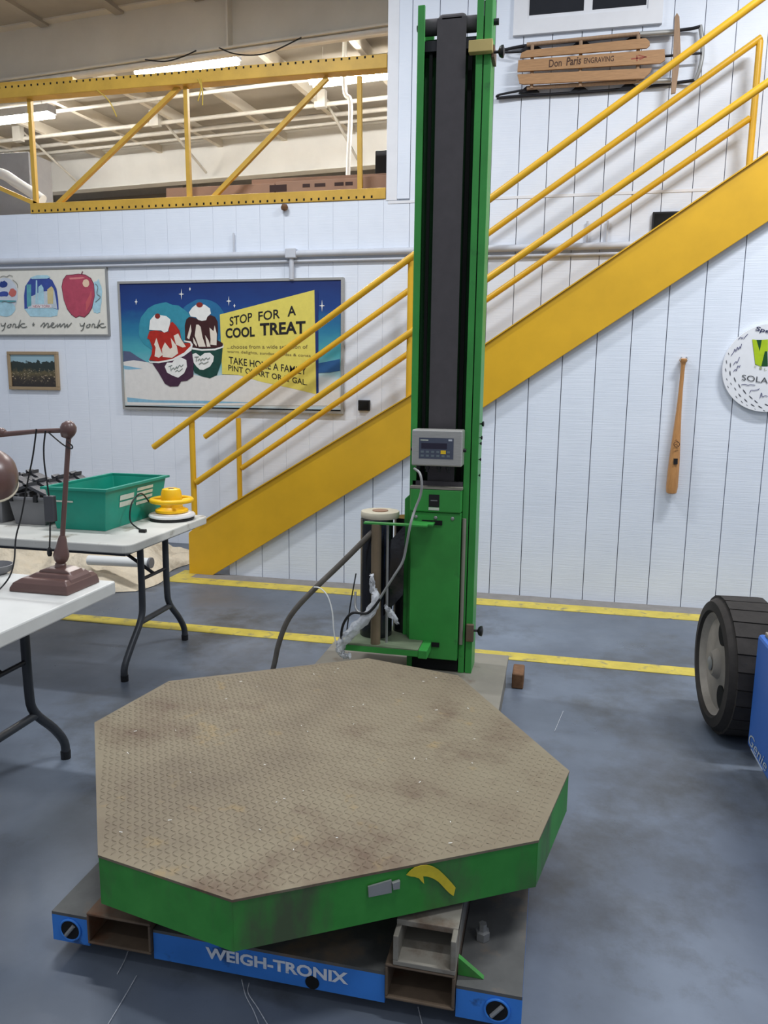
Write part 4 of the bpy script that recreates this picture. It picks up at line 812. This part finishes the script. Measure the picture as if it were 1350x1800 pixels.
pn('apple_outline', [(x+(x-925)*0.03, y+(y-400)*0.03) for x, y in ap], aedge, 2); pn('apple', ap, ared, 3); pn('apple_glint', blob(1020, 255, 40, 48, 18, 0.06), ghi, 4); pn('apple_glint', [(820, 190), (900, 185), (980, 180), (1010, 195), (940, 205), (830, 212)], flat('rose', (216, 130, 130)), 4)
pn('apple_shine', [(1020, 480), (1060, 400), (1085, 330), (1090, 420), (1060, 520), (1020, 590)], flat('apple_light', (196, 90, 96)), 4); pn('stem', [(960, 150), (975, 112), (985, 116), (972, 152)], aedge, 4)
pn('globe_base', [(290, 560), (330, 520), (420, 545), (600, 545), (690, 560), (680, 640), (600, 655), (360, 650)], pale, 1)
pn('globe_sky', [(290, 560), (285, 400), (300, 290), (360, 200), (430, 180), (560, 180), (620, 220), (670, 320), (690, 450), (695, 570), (600, 545), (400, 545)], gblue, 2)
pn('globe_glow', [(330, 560), (335, 420), (400, 400), (470, 360), (560, 350), (640, 330), (660, 420), (680, 560), (600, 545), (400, 545)], flat('globe_haze', (190, 200, 208), 0.1), 3)
for q_, mt_ in (([(315, 270), (370, 270), (372, 520), (320, 540)], tealp), ([(560, 330), (610, 290), (635, 320), (630, 500), (565, 500)], tanp), ([(425, 220), (440, 220), (448, 500), (420, 500)], pale), ([(455, 300), (490, 270), (515, 310), (525, 500), (450, 500)], pale)): pn('tower', q_, mt_, 4)
pn('globe_plaque', [(375, 510), (610, 510), (610, 550), (375, 550)], flat('plaque', (226, 222, 222)), 5); 
a_ = N2(390, 545, 0.004); b_ = N2(600, 545, 0.004); text('NEW YORK', a_, (1, 0, 0), (0, 0, 1), b_.x-a_.x, 0.022, flat('plaque_red', (170, 90, 100)), nyd)
pn('globe_top', [(355, 190), (440, 160), (560, 160), (600, 185), (560, 200), (380, 205)], pale, 5)
pn('ball_base', blob(60, 560, 120, 90, 22, 0.06, 6), pale, 1); pn('ball_ring', blob(60, 400, 150, 210, 26, 0.03, 7), flat('ball_grey', (200, 206, 214)), 0.5)
for q_, mt_ in ((blob(40, 270, 55, 40, 14, 0.2, 8), flat('ball_blue', (34, 60, 128))), (blob(150, 370, 45, 50, 14, 0.15, 9), flat('ball_red', (196, 104, 96))), (blob(40, 385, 60, 30, 14, 0.25, 10), gblue), ([(-60, 455), (190, 460), (190, 480), (-60, 480)], tealp)): pn('ball_mark', q_, mt_, 3)
sp_ = flat('pen_grey', (110, 112, 108))
def word(off, fn=N2):
    yk = [[(0, 730), (10, 760), (40, 755), (55, 725), (35, 800), (10, 820)], [(95, 745), (75, 770), (95, 782), (120, 760), (105, 742), (130, 745)], [(140, 780), (150, 740), (175, 745), (170, 778), (200, 770)], [(235, 690), (205, 785), (245, 740), (285, 735)], [(222, 750), (260, 780), (310, 770)]]
    return [[(x+off, y) for x, y in st_] for st_ in yk]
ws_ = word(10)+word(948)+[[(480, 770), (520, 725), (530, 745), (515, 780), (560, 730), (575, 745), (565, 780), (600, 760)], [(600, 765), (640, 735), (620, 725), (605, 765), (640, 780), (670, 750)], [(680, 735), (680, 775), (715, 735), (715, 775), (750, 740), (770, 735)], [(770, 740), (765, 780), (800, 740), (800, 778), (850, 725)]]
squig(ws_, lambda x, y, d: N2(x, y, 0.004), 0.008, nyd, sp_)
pn('star_mark', [(395, 712), (403, 735), (415, 742), (403, 752), (408, 770), (396, 758), (384, 770), (388, 750), (378, 742), (390, 735)], sp_, 5)
squig([[(0, 185), (40, 170), (80, 180), (110, 160), (150, 175)], [(150, 215), (200, 260), (210, 310)], [(1130, 260), (1160, 300), (1150, 380), (1190, 420), (1130, 480)], [(20, 480), (60, 470), (110, 485), (185, 475)]], lambda x, y, d: N2(x, y, 0.005), 0.005, nyd, sp_)
# --- small landscape picture
a_, b_ = W(15, 618, YU), W(107, 686, YU); pc_ = thing('landscape_picture', ((a_.x+b_.x)/2, YU-0.01, b_.z), 'small gilt framed landscape photograph below the travel print', 'picture')
fb = MB(); x0, x1, z0, z1 = a_.x, b_.x, b_.z, a_.z; r_ = 0.028
for c_, d_ in (((x0, YU-0.03, z0), (x1, YU, z0+r_)), ((x0, YU-0.03, z1-r_), (x1, YU, z1)), ((x0, YU-0.03, z0+r_), (x0+r_, YU, z1-r_)), ((x1-r_, YU-0.03, z0+r_), (x1, YU, z1-r_))): fb.box(c_, d_)
fb.build('frame', flat('gilt_frame', (160, 138, 108)), pc_, bevel=0.004)
t = NT('landscape_photo'); t.surf(0.3); sp2 = t.n('ShaderNodeSeparateXYZ'); t.l(t.tc.outputs['Object'], sp2.inputs[0])
mp = t.n('ShaderNodeMapRange'); mp.inputs['From Max'].default_value = z1-z0; t.l(sp2.outputs['Z'], mp.inputs['Value'])
ad = t.n('ShaderNodeMath', operation='MULTIPLY_ADD'); ad.inputs[1].default_value = 0.5; t.l(t.noise(14, 5), ad.inputs[0]); t.l(mp.outputs[0], ad.inputs[2])
c = t.ramp(ad.outputs[0], [(0.30, L((40, 34, 32))), (0.52, L((52, 44, 36))), (0.70, L((94, 84, 56))), (0.80, L((36, 46, 40))), (0.98, L((40, 50, 46))), (1.06, L((150, 180, 190)))])
f = t.ramp(t.noise(70, 3), [(0.60, G), (0.66, WH)]); mk = t.ramp(mp.outputs[0], [(0.15, G), (0.3, WH), (0.5, WH), (0.58, G)])
mm = t.n('ShaderNodeMath', operation='MULTIPLY'); t.l(f, mm.inputs[0]); t.l(mk, mm.inputs[1]); t.col(t.mix(mm.outputs[0], c, L((190, 170, 140)))); m['photo'] = t.m
B('photo', (x0+r_, YU-0.016, z0+r_), (x1-r_, YU-0.004, z1-r_), 'photo', pc_)
# --- sled
YSd = YU-0.10
def Q4(x, y, Y=YSd): return W(850+x/2.7, y/2.7, Y)
sd = thing('wooden_sled', Q4(500, 470), 'old wooden sled with steel runners hung sideways under the window', 'sled')
def slat(pts): MB().prism([Q4(x, y) for x, y in pts], (0, 0.016, 0)).build('slat', 'wood', sd, bevel=0.002)
slat([(172, 275), (180, 250), (205, 238), (770, 180), (788, 195), (790, 215), (775, 228)]); slat([(160, 340), (165, 285), (860, 232), (862, 285), (840, 300)]); slat([(160, 352), (170, 395), (190, 400), (760, 372), (790, 345), (800, 322)])
me_r = m['blackm']
T('runner', smoothpath([Q4(95, 238, YU-0.03), Q4(215, 215, YU-0.02), Q4(470, 192, YU-0.02), Q4(720, 165, YU-0.02), Q4(960, 140, YU-0.03), Q4(1030, 125, YU-0.06)]), 0.011, 'blackm', sd)
T('runner', smoothpath([Q4(62, 466, YU-0.03), Q4(200, 455, YU-0.02), Q4(450, 440, YU-0.02), Q4(700, 420, YU-0.02), Q4(900, 395, YU-0.02), Q4(1010, 380, YU-0.05)]), 0.011, 'blackm', sd)
T('runner_stay', smoothpath([Q4(62, 462, YU-0.03), Q4(75, 450, YU-0.04), Q4(185, 428, YU-0.06)]), 0.008, 'blackm', sd); T('runner_stay', smoothpath([Q4(95, 240, YU-0.03), Q4(105, 248, YU-0.05), Q4(185, 245, YU-0.07)]), 0.008, 'blackm', sd)
T('upper_rail', [Q4(205, 212, YU-0.06), Q4(740, 160, YU-0.06)], 0.014, 'paleW', sd); T('lower_rail', [Q4(205, 418, YU-0.06), Q4(740, 385, YU-0.06)], 0.014, 'paleW', sd)
T('bright_rail', [Q4(742, 163, YU-0.05), Q4(905, 152, YU-0.05)], 0.018, 'steel', sd); T('bright_rail', [Q4(720, 388, YU-0.05), Q4(890, 382, YU-0.05)], 0.018, 'steel', sd)
for x, ya, yb in ((225, 205, 225), (465, 188, 212), (718, 163, 190), (215, 405, 432), (455, 405, 432), (690, 395, 415)):
    c_ = Q4(x, (ya+yb)/2, YU-0.05); MB().hexa([c_+Vector((-0.075, 0.02, -0.02)), c_+Vector((0.075, 0.02, -0.02)), c_+Vector((0.075, 0.045, -0.02)), c_+Vector((-0.075, 0.045, -0.02))], [c_+Vector((-0.02, 0.02, 0.022)), c_+Vector((0.02, 0.02, 0.022)), c_+Vector((0.02, 0.045, 0.022)), c_+Vector((-0.02, 0.045, 0.022))]).build('knee_bracket', 'blackm', sd)
for x0_, ya, yb in ((232, 215, 420), (462, 195, 410), (735, 165, 385)): T('cross_beam', [Q4(x0_, ya, YSd+0.03), Q4(x0_-4, yb, YSd+0.03)], 0.013, 'paleW', sd)
MB().prism([Q4(x, y, YSd-0.02) for x, y in ((908, 78), (918, 60), (930, 78), (936, 260), (912, 440), (890, 445), (900, 260))], (0, 0.018, 0)).build('steering_bar', 'paleW', sd, bevel=0.002)
T('front_bumper', smoothpath([Q4(1028, 122, YU-0.05), Q4(1036, 180, YU-0.06), Q4(1038, 260, YU-0.06), Q4(1025, 330, YU-0.06), Q4(1005, 384, YU-0.05)]), 0.014, 'galv', sd)
T('steering_rod', [Q4(840, 268, YSd+0.02), Q4(1035, 252, YSd+0.02)], 0.008, 'blackm', sd)
def sltext(s_, xa, ya, xb, yb, h_, mt_, bold=0.0, sh=0.0):
    a_, b_ = Q4(xa, ya, YSd-0.001), Q4(xb, yb, YSd-0.001); text(s_, a_, b_-a_, (0, 0, 1), (b_-a_).length, h_, mt_, sd, bold=bold, shear=sh)
burn = flat('burnt_ink', (70, 42, 26)); sltext('Don', 310, 320, 370, 314, 0.05, burn, 0.01); sltext('Paris', 392, 312, 462, 305, 0.055, burn, 0.02, 0.1); sltext('ENGRAVING', 476, 302, 618, 290, 0.036, burn, 0.01)
ribbon([[Q4(x, y, YSd-0.001) for x, y in ((700, 280), (775, 270))], [Q4(x, y, YSd-0.001) for x, y in ((735, 262), (770, 270), (740, 282))], [Q4(x, y, YSd-0.001) for x, y in ((728, 262), (728, 290))]], 0.008, (0, -1, 0), flat('red_arrow', (150, 70, 50)), sd, 'arrow_mark')
# --- bat
def Zb(x, y, Y): return W(1050+x/4.5, 540+y/4.5, Y)
ba = Zb(683, 405, YL-0.03); bb = Zb(585, 1475, YL-0.042); axb = (bb-ba); ln = axb.length; axb.normalize()
bt = thing('baseball_bat', bb, 'wooden baseball bat hanging knob up on the siding', 'bat')
MB().lathe([(0.014, 0), (0.024, 0.004), (0.025, 0.014), (0.017, 0.026), (0.0125, 0.045), (0.0125, 0.22*ln), (0.016, 0.38*ln), (0.023, 0.54*ln), (0.031, 0.70*ln), (0.035, 0.82*ln), (0.036, 0.95*ln), (0.031, 0.992*ln), (0.02, ln)], ba, axb, seg=28).build('shaft', 'bat', bt, smooth=40)
c_ = Zb(628, 1085, YL-0.078); MB().torus(c_, 0.017, 0.0018, (0, -1, 0), 24, 6).build('brand_oval', burn, bt); text('BAT', c_+Vector((-0.011, 0, -0.006)), (1, 0, 0), (0, 0, 1), 0.022, 0.011, burn, bt) if False else None
squig([[(612, 1060), (625, 1050), (640, 1075)], [(608, 1095), (622, 1085), (640, 1100)], [(612, 1140), (640, 1135)]], lambda x, y, d: Zb(x, y, YL-0.079), 0.003, bt, burn)
MB().prism([Zb(x, y, YL-0.0795) for x, y in ((604, 1198), (637, 1198), (635, 1243), (602, 1243))], (0, 0.006, 0)).build('black_stamp', blk, bt)
T('hook', smoothpath([Zb(665, 395, YL), Zb(660, 400, YL-0.03), Zb(655, 425, YL-0.05)]), 0.003, 'galv', bt, seg=6); T('hook', smoothpath([Zb(705, 395, YL), Zb(710, 400, YL-0.03), Zb(712, 425, YL-0.05)]), 0.003, 'galv', bt, seg=6)
# --- round golf ball sign
gc_ = Vector((1.256, YL-0.03, 1.560)); R_ = 0.266
gs = thing('round_sign', gc_-Vector((0, 0, R_)), 'round white golf ball sign with green letter and signatures', 'sign')
MB().lathe([(R_, 0), (R_, 0.02)], gc_, (0, 1, 0), seg=72).build('disc', flat('golf_white', (232, 232, 234), 0.03), gs, smooth=40)
def ZG(x, y, d=0.0): return W(1260+x/9.478, 550+y/9.474, YL-0.031-d)
lime = flat('lime', (170, 196, 24), 0.1); dgr = flat('dark_green', (20, 74, 30), 0.1)
pp('letter_shade', [(590, 450), (840, 450), (852, 890), (735, 890), (640, 860)], dgr, 1, gs, ZG)
pp('letter_w', [(590, 440), (660, 450), (715, 640), (750, 450), (853, 440), (853, 640), (800, 640), (740, 890), (700, 880), (640, 850), (625, 700)], lime, 2, gs, ZG)
def gtext(s_, xa, ya, xb, yb, hpx, mt_, sh=0.0, bold=0.0):
    a_, b_ = ZG(xa, ya, 0.002), ZG(xb, yb, 0.002); text(s_, a_, b_-a_, (0, 0, 1), (b_-a_).length, (ZG(xa, ya-hpx)-ZG(xa, ya)).length, mt_, gs, shear=sh, bold=bold)
gtext('SOLAR', 415, 1120, 960, 1195, 95, flat('sign_charcoal', (70, 72, 76))); gtext('Spe', 640, 315, 880, 365, 95, flat('marker_navy', (48, 50, 84)), 0.2, 0.02)
for s_, x_ in (('W', 620), ('I', 710), ('L', 790)): gtext(s_, x_, 915+(x_-620)*0.25, x_+40, 920+(x_-620)*0.25, 45, flat('pale_olive', (160, 168, 130)))
dm = flat('dimple', (44, 46, 58))
for x, y, a_, l_ in ((200, 680, 60, 26), (165, 815, 80, 36), (230, 870, 85, 45), (152, 950, 75, 36), (225, 1005, 80, 50), (170, 1105, 60, 26), (305, 1110, 65, 50), (240, 1180, 55, 28), (380, 1215, 60, 45), (310, 1265, 55, 34), (465, 1310, 50, 52), (385, 1370, 48, 42), (570, 1405, 40, 48), (485, 1455, 42, 44), (655, 1475, 35, 44), (600, 1535, 30, 44), (725, 1565, 25, 46), (835, 1530, 20, 46), (790, 1625, 20, 24), (505, 1535, 35, 20), (640, 1600, 25, 16), (330, 1400, 48, 30), (420, 1480, 45, 30), (190, 1230, 60, 26)):
    r1 = math.radians(a_); ca_, sa_ = math.cos(r1), math.sin(r1); w_ = l_*0.26
    pp('dimple', [(x+ca_*u-sa_*v, y+sa_*u+ca_*v) for u, v in ((-l_, -w_*0.2), (-l_*0.5, w_*0.7), (0, w_), (l_*0.5, w_*0.9), (l_, w_*0.5), (l_*0.5, -w_*0.1), (0, -w_*0.3), (-l_*0.5, -w_*0.4))], dm, 1, gs, ZG)
mviolet = flat('marker_violet', (92, 92, 124))
def gsq(pts, wd=0.004):
    for st_ in pts: ribbon([smoothpath([ZG(x, y, 0.002) for x, y in st_], 4)], wd, (0, -1, 0), mviolet, gs, 'signature')
gsq([[(360, 440), (400, 405), (420, 430), (440, 400)], [(450, 430), (480, 390), (520, 350)], [(240, 710), (290, 640), (300, 600), (320, 640), (345, 570), (360, 610), (385, 560), (395, 590), (415, 515)], [(280, 860), (320, 810), (340, 830), (380, 735)], [(280, 975), (310, 940), (330, 960), (350, 880), (375, 905), (390, 870)], [(410, 1195), (470, 1190), (520, 1205), (560, 1195), (640, 1205)], [(550, 1330), (570, 1290), (620, 1290), (680, 1280), (715, 1260)], [(720, 1420), (745, 1330), (760, 1400), (800, 1380), (850, 1390)]])

# --- cables at the girder, scraps and strands
T('sagging_cable', smoothpath([W(385, 84, 7.0), W(410, 94, 7.0), W(445, 97, 7.0), W(480, 90, 7.0), W(530, 66, 7.0)]), 0.006, 'black', gN, seg=6)
T('sagging_cable', smoothpath([W(255, 105, 7.0), W(290, 108, 7.0), W(320, 100, 7.0), W(345, 89, 7.0)]), 0.006, 'black', gN, seg=6)
T('girder_conduit', [RM @ Vector((-11, -0.06, 4.445)), RM @ Vector((1.0, -0.06, 4.445))], 0.022, 'cpipe', gN)
MB().lathe([(0.004, -0.03), (0.025, -0.02), (0.03, 0.0), (0.02, 0.02), (0.01, 0.022)], W(500, 364, YU-0.03), seg=10).build('hanging_scrap', 'brick', tr)
random.seed(21); fl_ = MB()
for i in range(42):
    p = cen+Vector((random.uniform(-0.6, 0.6), random.uniform(-0.6, 0.6), 0))
    if not inside(p): continue
    a_ = random.uniform(0, 6.28); d = Vector((math.cos(a_), math.sin(a_), 0)); n = Vector((-d.y, d.x, 0)); l_ = random.uniform(0.0015, 0.0055); p.z = ZT+0.003
    fl_.prism([p-d*l_-n*0.0007, p+d*l_-n*0.0007, p+d*l_+n*0.001, p-d*l_+n*0.001], (0, 0, 0.001))
fl_.build('film_flecks', 'pvc', label='tiny white film scraps scattered over the turntable plate', cat='scraps', kind='stuff')
sd_ = MB()
for pts in ([(425, 1722), (432, 1750), (445, 1775), (455, 1800)], [(438, 1728), (436, 1745), (452, 1770), (470, 1800)], [(225, 1672), (218, 1690), (206, 1712)], [(240, 1715), (220, 1750), (190, 1800)], [(735, 1770), (742, 1800)], [(990, 1250), (975, 1285)]):
    P_ = smoothpath([F(x, y, 0.003) for x, y in pts], 5); sd_.tube(P_, 0.0012, 5)
sd_.build('film_strands', 'clear', label='thin clear film strands lying on the floor around the scale', cat='plastic film', kind='stuff')
